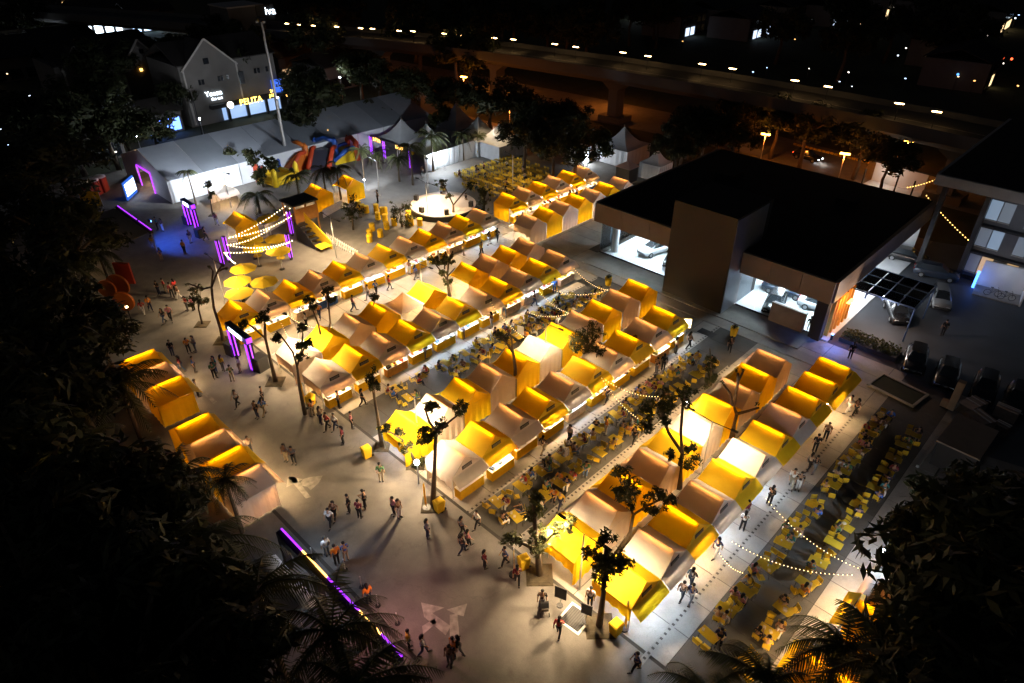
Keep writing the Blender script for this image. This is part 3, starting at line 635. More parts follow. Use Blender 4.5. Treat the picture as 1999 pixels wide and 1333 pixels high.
sg = thing('purple_columns_fascia', 'fascia with amber lettering between purple light columns', 'sign', (-88, 63.6, 0))
for x in (-6.8, -3.2, 3.6):
    for d in (-.22, .22): MB().box((x + d, 0, 1.4), (.1, .1, 2.8)).build('led_column', M_PURPLE, sg)
MB().box((-1.6, .1, 2.65), (10.6, .12, .7)).build('board', M_SIGN, sg)
for x0 in (-5.9, .1):
    b = MB(); q = random.Random(int(x0 * 10))
    for k in range(4):
        x = x0 + .52 * k; b.box((x, .0, 2.65), (.1, .06, .52)).box((x + .17, .0, 2.65 + q.choice((-.2, 0, .2))), (.26, .06, .1)).box((x + .17, .0, 2.65 + q.choice((-.21, .21))), (.24, .06, .09))
    stuff(b.build('lettering', M_AMBER, sg))
for px, py, s, ph, eh, lb in ((1199, 318, 6.3, 5.4, 2.7, 'larger pale pagoda tent behind the far stalls'), (1263, 352, 3.6, 4.4, 2.4, 'small white pagoda tent against the showroom roof')):
    p = G(px, py, 0); pagoda(p.x, p.y + 2, s, lb, ph=ph, eh=eh, m=GP if s > 5 else M_MARQ)
k = thing('service_kiosk', 'small pink roofed kiosk between the two pale pagoda tents', 'kiosk', G(1222, 352, 0)); MB().box((0, 0, 1.1), (2.4, 2.2, 2.2)).build('wall', M_BLACK, k); MB().add([(-1.4, -1.3, 2.2), (1.4, -1.3, 2.2), (1.4, 1.3, 2.2), (-1.4, 1.3, 2.2), (0, 0, 3.0)], [(0, 1, 4), (1, 2, 4), (2, 3, 4), (3, 0, 4), (3, 2, 1, 0)]).build('roof', mat('pink_roof', (.45, .3, .26), .7, .1, 2), k)
wt = thing('lit_booth', 'narrow brightly lit white booth beyond the far stalls', 'booth', G(1132, 318, 0)); MB().box((0, 0, 1.3), (2.0, 3.0, 2.6)).build('wall', M_MARQ, wt); MB().box((1.05, .3, 1.1), (.06, .7, 1.9)).build('door', M_WLED, wt); lamp('booth_light', 'POINT', (2.0, -1.0, 2.6), 90, COOL, .15, wt)
# ================================================================= FLYOVER
M_DECK = mat('viaduct_concrete', (.12, .115, .11), .85, .15, .15)
CL = [(-300, 30), (-255, 48), (-200, 72), (-155, 89), (-128, 98.5), (-103, 104.6), (-79, 108), (-58.5, 109.5), (-41, 109.8), (-26, 109), (-10, 107.3), (20, 103), (70, 95)]
def cl(i):
    a = Vector(CL[max(i - 1, 0)]); b_ = Vector(CL[min(i + 1, len(CL) - 1)]); t = (b_ - a).normalized(); return Vector(CL[i]), Vector((-t.y, t.x))
fo = thing('flyover', 'long elevated concrete road curving across the dark background', 'bridge', (0, 0, 0)); DZ = 9.4
def strip(prof, m, nm):
    rows = []
    for i in range(len(CL)):
        c, nn = cl(i); rows.append([(c.x + nn.x * o, c.y + nn.y * o, z) for o, z in prof])
    return MB().grid(rows).build(nm, m, fo)
dk = strip([(-5.4, DZ), (5.4, DZ)], mat('deck_asphalt', (.06, .058, .054), .8, .2, .2), 'road_deck')
strip([(-5.6, DZ - .7), (-3, DZ - 2.0), (3, DZ - 2.0), (5.6, DZ - .7)], M_DECK, 'girder')
strip([(-5.4, DZ + .01), (-5.4, DZ + .9), (-5.65, DZ + .9), (-5.65, DZ - .72)], M_DECK, 'parapet'); strip([(5.4, DZ + .01), (5.4, DZ + .9), (5.65, DZ + .9), (5.65, DZ - .72)], M_DECK, 'parapet')
strip([(-.08, DZ + .012), (.08, DZ + .012)], M_PAINT, 'lane_line')
for x, y in ((-78, 108.1), (-50, 109.6), (-106, 104.2), (-135, 96.5), (-20, 108.5)):
    MB().box((x, y, 3.6), (2.0, 2.4, 7.2)).build('pier', M_DECK, fo); MB().wallpoly([(x - 1.0, y - 1.3, 5.8), (x + 1.0, y - 1.3, 5.8), (x + 3.4, y - 1.3, 7.4), (x - 3.4, y - 1.3, 7.4)], (0, 1, 0), 2.6).build('pier_cap', M_DECK, fo)
    MB().box((x, y, .5), (5, 4, 1.0)).build('pile_cap', M_DECK, fo)
lp = [(560, 46), (582, 48), (612, 50), (657, 52), (704, 55), (727, 56), (779, 60), (806, 61), (867, 65.5), (896, 68), (965, 74), (1002, 77), (1083, 86), (1124, 91.5), (1216, 102.5), (1265, 109.5), (1371, 125), (1430, 134), (1552, 157), (1617, 169), (1756, 202), (1829, 218)]
fm = MB().box((0, 0, 0), (1.15, .3, .09)).mesh('lamp_panel', mat('flyover_lamp', (1, .9, .7), emit=(1, .58, .22), es=14)); fp = MB().tube([(0, 0, -2.3), (0, 0, -.03)], .045, 5).mesh('pole', M_BLACK)
for i, (x, y) in enumerate(lp):
    p = G(x, y, DZ + 2.4); o = thing('flyover_lamp', f"{ORD[i // 2 + 1]} {'left' if i % 2 == 0 else 'right'} lamp of the pairs along the flyover counted from the mast", 'lamp', p, R(8), 'paired lamps along the flyover')
    link('lamp_panel', fm, o); link('pole', fp, o)
# sodium lamps over the low road
for i, (x, y, h, lb) in enumerate(((978, 121, 6, 'amber lamp under the flyover near its middle'), (1200, 155, 5.5, 'amber lamp on the flyover underside by the lit pier'), (1775, 275, 4.5, 'amber lamp under the right end of the flyover'), (995, 211, 3.5, 'small round amber lamp beyond the darkest pagoda tent'), (686, 88, 6, 'amber lamp under the left part of the flyover'), (1495, 262, 5, 'amber lamp hidden behind the second flyover pier'), (1650, 300, 5.5, 'amber lamp over the striped kerb road'), (905, 150, 6, 'amber lamp over the dark road left of centre'))):
    p = G(x, y, h); o = thing('sodium_lamp', lb, 'lamp', (p.x, p.y, 0), 0); MB().tube([(0, 0, 0), (0, 0, h + .1)], .07, 6).build('pole', M_POST, o); MB().box((0, 0, h), (1.3, .5, .14), R(15)).build('lamp_head', mat('sodium_panel', (1, .5, .1), emit=(1, .42, .05), es=14), o); lamp('sodium_light', 'POINT', (0, -.3, h - .5), 520, (1, .25, .03), .25, o)
kb = thing('striped_kerb', 'kerb of amber lit stripes along the orange road', 'kerb', (0, 0, 0))
for i in range(18):
    p = G(1552, 283, 0).lerp(G(1692, 318, 0), i / 17); MB().box((p.x, p.y, .15), (.55, .25, .3), R(-6)).build('stripe_block', M_YC, kb)
# ================================================================= SHOPHOUSES AT THE UPPER LEFT
M_PLAS = mat('grey_plaster', (.13, .12, .112), .85, .15, .6); M_DRF = mat('dark_tile_roof', (.03, .026, .024), .85, .25, .8); M_TRIM = mat('pale_trim', (.4, .37, .34), .8, .1, 1); M_WIN = mat('dark_window', (.012, .014, .018), .2, .1, 2, spec=.6)
def shophouse(x, y0, y1, h, gy0, gy1, gh, label, wins, depth=14):
    o = thing('shophouse', label, 'building', (x, 0, 0))
    MB().box((-depth / 2, (y0 + y1) / 2, h / 2), (depth, y1 - y0, h)).build('wall', M_PLAS, o)
    rfo = MB().wallpoly([(.3, y0 - .3, h), (.3, y1 + .3, h), (-depth / 2, y1 + .3, h + 3), (-depth / 2, y0 - .3, h + 3)], (0, 0, 1), .2).wallpoly([(-depth - .3, y0 - .3, h), (-depth - .3, y1 + .3, h), (-depth / 2, y1 + .3, h + 3), (-depth / 2, y0 - .3, h + 3)], (0, 0, 1), .2).build('roof', M_DRF, o)
    gm = (gy0 + gy1) / 2
    MB().wallpoly([(.12, gy0, 2.6), (.12, gy1, 2.6), (.12, gy1, h - .5), (.12, gm, gh), (.12, gy0, h - .5)], (1, 0, 0), .3).build('gable_wall', M_PLAS, o)
    for a, b_ in (((gy0 - .4, h - .9), (gm, gh + .25)), ((gy1 + .4, h - .9), (gm, gh + .25))): MB().tube([(.35, a[0], a[1]), (.35, b_[0], b_[1])], .2, 4).build('barge_board', M_TRIM, o)
    MB().wallpoly([(.2, gm, gh - .3), (.2, gy1, h - .7), (-depth / 2, gy1, h - .3), (-depth / 2, gm, gh - .3)], (0, 0, 1), .15).wallpoly([(.2, gm, gh - .3), (.2, gy0, h - .7), (-depth / 2, gy0, h - .3), (-depth / 2, gm, gh - .3)], (0, 0, 1), .15).build('cross_roof', M_DRF, o)
    for y, z, w, hh in wins: MB().box((.46, y, z), (.08, w, hh)).build('window', M_WIN, o)
    for yy in (gy0 - .1, gy1 + .1): MB().box((.3, yy, h / 2), (.35, .3, h - .8)).build('pilaster', M_TRIM, o)
    return o
A = shophouse(-131, 53.5, 72, 10.6, 54.2, 64.0, 14.4, 'grey gabled shophouse with white neon sign and amber shop lettering', [(58.6, 11.0, 1.0, 1.0), (56.6, 7.6, .45, .9), (57.2, 7.6, .45, .9), (60.3, 7.7, .45, .9), (60.9, 7.7, .45, .9), (62.0, 7.8, .45, .9), (64.6, 7.2, 1.1, 2.2), (67.6, 8.0, .45, .9), (68.3, 8.0, .45, .9), (70, 8.0, .45, .9)])
A.location.y = -4.2
MB().box((.9, 64.5, 3.15), (1.4, 14.5, .7)).build('fascia_board', M_BLACK, A)
MB().box((.55, 65.5, 1.5), (.12, 12, 2.4)).build('shop_front', mat('lit_shop_front', (.5, .6, .7), emit=(.35, .55, .95), es=.4), A)
for y in (60.5, 64.4, 68.4): MB().box((.9, y, 1.5), (.5, .5, 3)).build('pillar', M_BLACK, A)
text_obj('shop_lettering', 'PELITA', 1.55, mat('amber_sign', (1, .7, .2), emit=(1, .62, .08), es=3.5), A, (1.66, 65.0, 2.65), (R(90), 0, R(90)))
text_obj('shop_lettering', '24\nJAM', .8, MATS['amber_sign'], A, (1.66, 69.6, 3.9), (R(90), 0, R(90)))
MB().tube([(1.6, 60.8, 3.1), (1.75, 60.8, 3.1)], .62, 14).build('round_sign', mat('cream_disc', (1, .95, .9), emit=(1, .9, .8), es=2.2), A)
text_obj('neon_sign', 'Yoson', 1.25, mat('white_neon', (1, 1, 1), emit=(.75, .88, 1), es=3), A, (.62, 58.6, 5.0), (R(90), 0, R(90))); text_obj('neon_sign', 'the cut', .75, MATS['white_neon'], A, (.62, 59.0, 4.2), (R(90), 0, R(90)))
MB().box((.6, 71.4, 4.6), (.2, 2.2, 2.6)).build('blue_panel', mat('blue_glow_panel', (.05, .1, .4), emit=(.03, .11, .65), es=.8), A)
lamp('shop_light', 'POINT', (3.2, 65.5, 2.6), 40, (.55, .75, 1), .4, A)
B = shophouse(-153, 44.5, 56, 8.4, 47.2, 55.0, 12.2, 'darker gabled shophouse left of the one with amber lettering', [(49.2, 8.3, .5, .9), (53.5, 7.6, 1.1, 2.0), (51.3, 10.3, .8, .8)])
MB().box((.6, 50.3, 7.0), (.1, .5, .5)).build('lit_window', M_AMBER, B)
C = shophouse(-160, 37, 46, 8.2, 38.5, 44.5, 11.2, 'small pale gabled house front at the far left of the shophouses', [(41.5, 9.3, .8, .8)])
bx = thing('stair_block', 'plain pale box tower behind the gabled shophouse', 'building', (-166, 79, 0)); MB().box((0, 0, 7.5), (9, 8.5, 15)).build('wall', M_PLAS, bx); MB().box((0, 0, 15.1), (9.4, 8.9, .3)).build('parapet', M_TRIM, bx); MB().box((4.6, 4.6, 13.4), (.3, 4.4, 3.4)).build('sign_board', M_BLACK, bx); text_obj('neon_sign', 'Viva', 2.3, MATS['white_neon'], bx, (4.85, 5.0, 13.0), (R(90), 0, R(75)))
lamp('added_facade_fill', 'POINT', (-119, 46, 9), 70, (1, .8, .62), 1.0)  # fill light added to brighten the shophouse front
pole_l = thing('added_facade_lamp', 'added slim light pole facing the gabled shophouse', 'lamp', (-119, 46.0, 0)); MB().tube([(0, 0, 0), (0, 0, 9)], .08, 6).build('pole', M_BLACK, pole_l); MB().box((0, 0, 9.1), (.3, .5, .2)).build('lamp_head', M_BLACK, pole_l)  # pole added to carry the fill light on the shophouse
# tall monopole
mp = thing('tall_mast', 'very tall slim mast standing behind the marquee', 'mast', (-97.9, 49.9, 0)); MB().tube([(0, 0, 0), (0, 0, 12), (0, 0, 21.4)], [.3, .22, .14], 10).build('pole', mat('mast_steel', (.35, .34, .33), .5, .1, 2, metal=.4), mp)
MB().box((0, 0, 21.5), (.9, .9, .5)).build('head_frame', M_BLACK, mp)
for a in (0, 2.1, 4.2): MB().box((.6 * math.cos(a), .6 * math.sin(a), 21.2), (.35, .3, .25), a).build('lamp_head', M_POST, mp)
# ================================================================= RIGHT HAND BUILDING
rb = thing('office_block', 'dark roofed office block with rows of lit panes at the right edge', 'building', (0, 0, 0))
MB().box((-5.4, 98.0, 10.6), (22, 30, .7)).build('roof', M_DRF, rb); MB().box((-5.4, 82.75, 10.4), (22.4, .35, 1.1)).build('fascia', M_TRIM, rb); MB().box((-16.55, 98, 10.4), (.35, 30, 1.1)).build('fascia', M_TRIM, rb)
MB().box((-2.6, 98.6, 5.0), (17.2, 28, 9.9)).build('wall', mat('grey_render', (.16, .16, .17), .8, .1, 1), rb)
rr = random.Random(5); pm = [mat(f'lit_pane_{i}', (.3, .35, .4), emit=c, es=s, sample=False) for i, (c, s) in enumerate((((.55, .72, .95), .30), ((.45, .62, .85), .16), ((1, .6, .25), .22), ((.6, .7, .85), .06), ((.5, .55, .6), .03)))]
for r_ in range(3):
    for c in range(13):
        x = -10.6 + 1.2 * c
        if c in (2, 6): continue
        w = MB().box((x, 84.55, 1.6 + 3.1 * r_ + .2), (1.08, .08, 2.1)).build('window', rr.choice(pm), rb); MB().box((x, 84.50, .75 + 3.1 * r_ - .1), (1.12, .1, .1)).build('sill', M_TRIM, w)
    MB().box((-2.6, 84.3, 3.1 * r_ + .05), (17, .8, .25)).build('floor_band', M_BLACK, rb)
MB().box((-11.4, 84.2, 5), (.5, 1.2, 10)).build('column', M_BLACK, rb); MB().box((-15.5, 83.4, 5), (.5, .5, 10)).build('column', M_BLACK, rb)
lamp('office_light', 'POINT', (-8, 81.5, 7.5), 26, (.7, .82, 1), .3, rb)
# bike shop front
bs = thing('lit_shop_corner', 'small bright shop corner with bicycles at the right edge', 'shop', (-6.9, 80.9, 0), R(8)); MB().box((0, 2.6, 1.5), (4.2, .15, 3)).build('back_wall', M_WALL, bs); MB().box((2.2, 1.2, 1.5), (.15, 2.9, 3)).build('side_wall', M_WALL, bs); MB().box((0, 1.2, .05), (4.3, 2.8, .1)).build('floor', M_CONC, bs); MB().box((-2.3, 1.4, 1.1), (.25, .35, 1.9)).build('blue_sign', mat('blue_sign_led', (.1, .3, 1), emit=(.05, .2, 1), es=3), bs); lamp('shop_light', 'POINT', (.2, 1.0, 2.6), 9, COOL, .15, bs)
for i in range(2):
    bk = thing('bicycle', f"{['left', 'right'][i]} dark bicycle in the bright shop corner", 'bicycle', (-7.4 + 1.3 * i, 81.4, .1), R(20)); 
    for x in (-.5, .5): MB().tube([(x + .33 * math.cos(a), 0, .33 + .33 * math.sin(a)) for a in [2 * math.pi * q / 10 for q in range(11)]], .025, 5).build('wheel', M_TYRE, bk)
    MB().tube([(-.5, 0, .33), (-.1, 0, .35), (.35, 0, .85), (-.2, 0, .85), (-.1, 0, .35)], .025, 5).tube([(.5, 0, .33), (.38, 0, .95), (.3, .2, 1.0)], .02, 5).build('frame', M_BLACK, bk); MB().box((-.22, 0, .95), (.25, .12, .06)).build('saddle', M_BLACK, bk)
# pavilion with terrace beyond the showroom
pv = thing('terrace_pavilion', 'flat roofed white walled terrace pavilion beyond the showroom', 'pavilion', (-26.5, 106.0, 0), R(-4)); MB().box((0, 2.2, 1.5), (7.4, .2, 3)).build('back_wall', M_WALL, pv); MB().box((0, 0, .1), (7.6, 4.6, .2)).build('floor', M_TILE, pv); MB().box((-1.0, 3.4, 3.1), (12, 3, .25)).build('roof', M_DRF, pv)
for x in (-3.4, 1.2, 3.5): MB().box((x, -2, 1.5), (.18, .18, 3)).build('post', M_BLACK, pv)
lamp('terrace_light', 'POINT', (-1.5, .2, 2.5), 60, (1, .9, .75), .15, pv)
for i in range(90):
    q = random.Random(i + 900); left = i < 49; p = G(q.uniform(0, 330) if left else q.uniform(1330, 1990), (q.uniform(2, 115) if q.random() < .6 else q.uniform(80, 300)) if left else q.uniform(5, 200), 3)
    if not left and p.y < 118: continue
    o = thing('far_light', f"{ORD[(i if left else i - 49) + 1]} tiny light of the scatter at the {'upper left' if left else 'upper right'}", 'light', (p.x, p.y, 0), 0, 'scattered far lights'); s = (p - Vector((0, 0, 36))).length / 1320; MB().tube([(0, 0, 0), (0, 0, 3)], .05, 4).build('pole', M_BLACK, o)
    c = q.choice(((.7, .85, 1), (1, .7, .35), (1, .45, .12), (.4, .6, 1), (1, .9, .75))); MB().box((0, 0, 3), (s * q.uniform(.8, 2.2), s * q.uniform(.8, 3.5), s * q.uniform(.6, 1.6)), .7).build('lamp_head', mat('far_light_%s' % (c,), c, emit=c, es=2.0), o)
# distant lit shops and houses
rr = random.Random(11)
def far_block(px, py, w, h, d, label, glow=None, es=0, sh=.9, roofc=M_DRF):
    p = G(px, py, 0); o = thing('distant_building', label, 'building', (p.x, p.y, 0), R(4)); MB().box((-d / 2, 0, h / 2), (d, w, h)).build('wall', M_PLAS, o)
    MB().wallpoly([(.4, -w / 2 - .4, h), (.4, w / 2 + .4, h), (-d / 2, w / 2 + .4, h + 2.2), (-d / 2, -w / 2 - .4, h + 2.2)], (0, 0, 1), .2).wallpoly([(-d - .4, -w / 2 - .4, h), (-d - .4, w / 2 + .4, h), (-d / 2, w / 2 + .4, h + 2.2), (-d / 2, -w / 2 - .4, h + 2.2)], (0, 0, 1), .2).build('roof', roofc, o)
    n = max(2, int(w / 3))
    for i in range(n):
        for f in range(max(1, int(h / 3))):
            lit = glow and f == 0 and rr.random() < sh; m = mat('far_glow_%s_%s' % (glow, es), (.5, .5, .5), emit=glow, es=es, sample=False) if lit else M_WIN
            MB().box((.08, -w / 2 + (i + .5) * w / n, 1.5 + 3 * f), (.1, w / n * .7, 1.7 if f else 2.2)).build('window', m, o)
    return o
far_block(40, 105, 34, 6, 12, 'row of brightly lit shops at the far left edge', (.8, .9, 1), 2.2); far_block(70, 40, 20, 6, 12, 'dim far block with one bright window at the top left', (.7, .8, 1), .5, .3)
far_block(95, 88, 9, 6, 8, 'lit white stair tower at the end of the far left shops', (.7, .85, 1), 1.6, 1); far_block(236, 62, 22, 7, 12, 'brilliant blue white petrol station block near the top left', (.65, .82, 1), 4.0, 1)
far_block(290, 62, 10, 6, 9, 'white and blue lit kiosk block near the top left', (.5, .72, 1), 2.4, 1); far_block(165, 15, 34, 5, 14, 'far shop row with amber strip light at the top', (1, .62, .25), 1.6, 1); far_block(330, 55, 6, 5, 6, 'small warm lit shop right of the blue kiosk block', (1, .85, .6), 2.4, 1)
far_block(325, 262, 7, 3.6, 5, 'blue lit stall front in the dark left street', (.1, .25, 1), 2.2, 1); far_block(250, 270, 9, 3.6, 6, 'dark house with warm window in the left street', (1, .5, .2), .7, .5); far_block(205, 315, 7, 3.4, 5, 'small dark house left of the marquee end', (.6, .7, 1), .8, .4)
for i, (px, py) in enumerate(((20, 160), (60, 145), (100, 130), (145, 115), (210, 150), (250, 130), (600, 150), (690, 170))):
    far_block(px, py, 14, 5, 12, f"{['first', 'second', 'third', 'fourth', 'fifth', 'sixth', 'seventh', 'eighth'][i]} dark roofed house from the left behind the trees", (1, .6, .3), .25, .2)
for i, (px, py) in enumerate(((1350, 70), (1420, 55), (1480, 75), (1560, 50), (1640, 48), (1740, 30), (1830, 40), (1890, 130), (1930, 170), (1960, 60))):
    far_block(px, py, 16, 6, 13, f"{ORD[i + 1]} dim house from the left beyond the right part of the flyover", rr.choice(((1, .7, .35), (.6, .75, 1))), .8, .35)
for i, (x, y, m_, lb) in enumerate(((1103, 36, M_BULB, 'lone amber street lamp high beyond the flyover'), (1246, 14, M_WLED, 'lone white street lamp high beyond the flyover'), (97, 57, mat('yellow_round_sign', (1, .8, .1), emit=(1, .7, .04), es=2.5), 'round yellow lit sign in the far left'), (1680, 45, M_BULB, 'warm lamp beyond the right part of the flyover'), (1870, 145, mat('blue_far_sign', (.1, .3, 1), emit=(.08, .3, 1), es=1.6), 'blue lit roof sign at the upper right'), (32, 66, mat('red_far_sign', (1, .2, .1), emit=(1, .1, .03), es=2), 'red lit sign in the far left street'), (42, 96, MATS['red_far_sign'], 'red lamp in front of the far left shops'), (1975, 115, MATS['red_far_sign'], 'red lamp at the far upper right'), (640, 255, M_AMBER, 'small amber lamp behind the marquee'), (560, 186, M_AMBER, 'amber sign left of the white post lamp'), (330, 240, mat('orange_far', (1, .4, .1), emit=(1, .35, .06), es=1.2), 'orange glowing shop light in the left street'), (305, 285, MATS['orange_far'], 'orange glow at the foot of the left street trees'))):
    p = G(x, y, 4.0); o = thing('distant_lamp', lb, 'lamp', (p.x, p.y, 0)); MB().tube([(0, 0, 0), (0, 0, 4)], .06, 5).build('pole', M_BLACK, o); s = (p - Vector((0, 0, 36))).length / 1320 * 3.2; MB().ball((0, 0, 4), max(.14, s * .55), 6, 5).build('lamp_head', m_, o)
# ================================================================= TREES
def VP(base, x, y):
    """point above base, in the upright plane through it, seen at a surveyed photograph position"""
    v = _rt * (x - 999.5) + _u * (666.5 - y) + _d * F_PX
    t = (base.dot(_fw)) / v.dot(_fw); p = v * t; return Vector((p.x, p.y, p.z + CAM_H))
def leaf_clump(b, c, r, n, rr, size=.16, flat=.75):
    for i in range(n):
        w = Vector((rr.gauss(0, 1), rr.gauss(0, 1), rr.gauss(0, 1) * flat)).normalized() * r * (rr.random() ** .45)
        p = Vector(c) + w; nr = (w.normalized() + Vector((rr.uniform(-.8, .8), rr.uniform(-.8, .8), rr.uniform(-.2, 1.0)))).normalized()
        a = nr.orthogonal().normalized(); a = (a * math.cos(rr.random() * 6.3) + nr.cross(a) * math.sin(rr.random() * 6.3)).normalized(); e = nr.cross(a); s = size * rr.uniform(.7, 1.4)
        b.add([p - a * s * 1.5, p + e * s * .45, p + a * s * 1.5, p - e * s * .45], [(0, 1, 2, 3)])
def px_tree(label, trunk, branches, clumps, r0=.2, seed=0, bed=0, size=.11, dens=1.3, name='pruned_tree'):
    rr = random.Random(seed + 100); base = G(*trunk[0], 0)
    o = thing(name, label, 'tree', base, 0, 'trees in the market')
    loc = lambda q, dep=0: VP(base, *q) - base + _fw * dep
    tp = [loc(q) for q in trunk]; tp[0].z = -.05; k = len(tp)
    MB().tube(tp, [r0 * .95] + [r0 * .68 * (1 - .45 * (i + 1) / k) for i in range(k - 1)], 8).build('trunk', M_BARK, o, True)
    for br in branches:
        dd = rr.uniform(-.7, .7); pts = [loc(q, dd * i / max(1, len(br) - 1)) for i, q in enumerate(br)]
        MB().tube(pts, [r0 * .42 * (1 - .6 * i / len(pts)) for i in range(len(pts))], 6).build('limb', M_BARK, o, True)
        if clumps is not None:
            pass
    b = MB(); tw = MB()
    for (x, y, r) in clumps or []:
        c = loc((x, y), rr.uniform(-.5, .5))
        for q in range(5):
            e = c + Vector((rr.uniform(-r, r), rr.uniform(-r, r), rr.uniform(-.3 * r, r))); tw.tube([c - Vector((0, 0, r * .8)), c.lerp(e, .5), e], [.03, .02, .008], 4)
            leaf_clump(b, e, .24, 16, rr, size)
        for q in range(3): leaf_clump(b, c + Vector((rr.uniform(-r, r), rr.uniform(-r, r), rr.uniform(-r, r))) * .8, r * .62, int(34 * dens * max(.5, r * 1.4)), rr, size * 1.1)
    if not clumps:
        for br in branches: leaf_clump(b, loc(br[-1]), .16, 14, rr, .1)
    b.build('crown', M_LEAF, o)
    if tw.v: stuff(tw.build('twigs', M_BARK, o))
    if bed: MB().lathe([(bed * .7, -.02), (bed * .7, .03), (bed * .5, .09), (.05, .1)], 4).build('soil_bed', M_SOIL, o)
    return o
px_tree('forked pruned tree beside the glaring low floodlight', [(845, 985), (848, 920), (851, 842)], [[(851, 842), (838, 825), (829, 800)], [(851, 842), (870, 825), (893, 803)], [(829, 800), (840, 797)]], [(843, 800, .4), (897, 808, .5), (835, 850, .4), (848, 845, .35), (828, 838, .3), (862, 828, .3)], .24, 1, 1.6)
px_tree('leaning pruned tree over the yellow stall by the floodlight', [(812, 905), (800, 880), (785, 858)], [[(785, 858), (765, 840), (747, 832)], [(800, 880), (792, 862)]], [(752, 831, .4), (778, 845, .35), (795, 862, .4), (820, 900, .4)], .16, 2, 1.4)
px_tree('leafy tree at the left of the nearest yellow stalls', [(1053, 1122), (1050, 1075), (1043, 1010), (1042, 985)], [[(1050, 1075), (1080, 1050), (1120, 1032)], [(1050, 1075), (1020, 1060), (1000, 1055)]], [(1043, 970, .6), (1046, 998, .6), (1040, 1060, .7), (1055, 1045, .5), (1085, 1042, .45), (1110, 1034, .45), (1000, 1056, .45)], .26, 3, 1.7)
px_tree('leafy tree in front of the nearest stall, bin at its foot', [(1170, 1222), (1178, 1160), (1184, 1070)], [[(1182, 1130), (1205, 1095)], [(1182, 1120), (1162, 1085)]], [(1187, 1060, .4), (1160, 1078, .5), (1185, 1095, .55), (1210, 1105, .6), (1175, 1130, .45), (1200, 1125, .5), (1205, 1085, .4)], .24, 4, 1.7)
px_tree('dark leafy tree between the nearest back stalls', [(1208, 1075), (1230, 1040), (1236, 1005)], [[(1236, 1005), (1225, 975), (1220, 950)], [(1236, 1005), (1262, 985), (1300, 965)]], [(1215, 940, .6), (1230, 960, .8), (1225, 982, .6), (1275, 965, .55), (1300, 970, .45), (1270, 992, .45), (1205, 955, .4)], .2, 5)
px_tree('tall two limbed leafy tree beside the middle seating lane', [(1325, 952), (1328, 905), (1332, 885)], [[(1332, 885), (1305, 845), (1290, 800), (1300, 770)], [(1332, 885), (1330, 845), (1335, 800), (1338, 775)]], [(1270, 812, .75), (1290, 795, .7), (1310, 775, .7), (1340, 772, .55), (1345, 905, .8), (1310, 890, .35), (1348, 880, .35), (1262, 800, .5), (1300, 815, .4)], .3, 6)
px_tree('bare two limbed trunk beside the draped yellow stall', [(1005, 772), (1006, 720), (1002, 690)], [[(1002, 690), (988, 665), (972, 645)], [(1002, 690), (998, 660), (990, 640)]], [(985, 668, .35), (975, 650, .25)], .24, 7, dens=.6)
px_tree('pale straight trunk with tuft at the near end of the second front row', [(746, 872), (738, 820), (730, 770), (727, 745)], [[(730, 765), (722, 745)]], [(724, 740, .45), (731, 748, .3)], .2, 8, 1.2)
px_tree('twin trunk with tufted tops by the second back row', [(637, 700), (632, 682)], [[(632, 682), (622, 630), (608, 590)], [(634, 685), (645, 630), (640, 578)]], [(606, 590, .4), (613, 598, .3), (640, 573, .45), (650, 580, .3)], .24, 9)
px_tree('many armed pruned tree with yellow flag near the purple arch', [(596, 808), (585, 760), (580, 715)], [[(580, 715), (570, 690), (545, 660), (535, 655)], [(580, 715), (588, 690), (592, 650), (588, 635)], [(588, 690), (603, 665)]], [(540, 658, .35), (590, 642, .35), (600, 668, .4), (588, 692, .35), (582, 676, .25)], .2, 10)
px_tree('slender tufted tree right of the purple arch', [(538, 745), (525, 690), (518, 660), (516, 612)], [[(518, 660), (490, 640), (470, 632)]], [(516, 612, .5), (508, 622, .3), (474, 635, .4)], .22, 11, 1.5)
px_tree('bare black tree with spreading arms left of the first row', [(437, 665), (430, 640), (417, 600), (413, 560)], [[(413, 560), (425, 530), (435, 515)], [(413, 560), (395, 565), (365, 555)], [(413, 560), (415, 530), (408, 520)], [(425, 530), (442, 524)]], None, .24, 12, 1.6)
px_tree('small leafy tree in a soil bed on the left plaza', [(395, 633), (388, 605), (385, 580)], [[(388, 600), (396, 580)]], [(385, 575, .7), (396, 588, .5), (378, 585, .4)], .12, 13, 1.3)
px_tree('forked tree behind a yellow stall in the second back row', [(878, 578), (873, 545)], [[(873, 545), (855, 520), (845, 505)], [(873, 545), (876, 510), (885, 485)], [(873, 540), (888, 525)]], [(847, 506, .55), (880, 505, .35), (873, 552, .4), (866, 530, .35), (855, 515, .35)], .22, 14)
px_tree('short tufted tree above the lit counters of the second back row', [(734, 648), (734, 620), (728, 600), (733, 580)], [[(734, 622), (738, 612)]], [(733, 577, .35), (735, 620, .3)], .13, 15)
px_tree('round leafy tree covering stalls of the third back row', [(1150, 730), (1147, 680)], [[(1147, 680), (1130, 660)], [(1147, 680), (1162, 660)], [(1147, 680), (1148, 645)]], [(1140, 650, .9), (1158, 655, .9), (1140, 675, .8), (1162, 680, .8), (1122, 665, .6), (1150, 690, .6)], .2, 16, dens=1.1)
px_tree('thick bare pollarded tree among the fourth back row', [(1428, 852), (1432, 828), (1438, 808)], [[(1438, 808), (1428, 785), (1424, 765), (1410, 745)], [(1438, 808), (1460, 798), (1478, 788)], [(1433, 790), (1440, 745), (1450, 722)], [(1440, 745), (1437, 722)]], None, .32, 17)
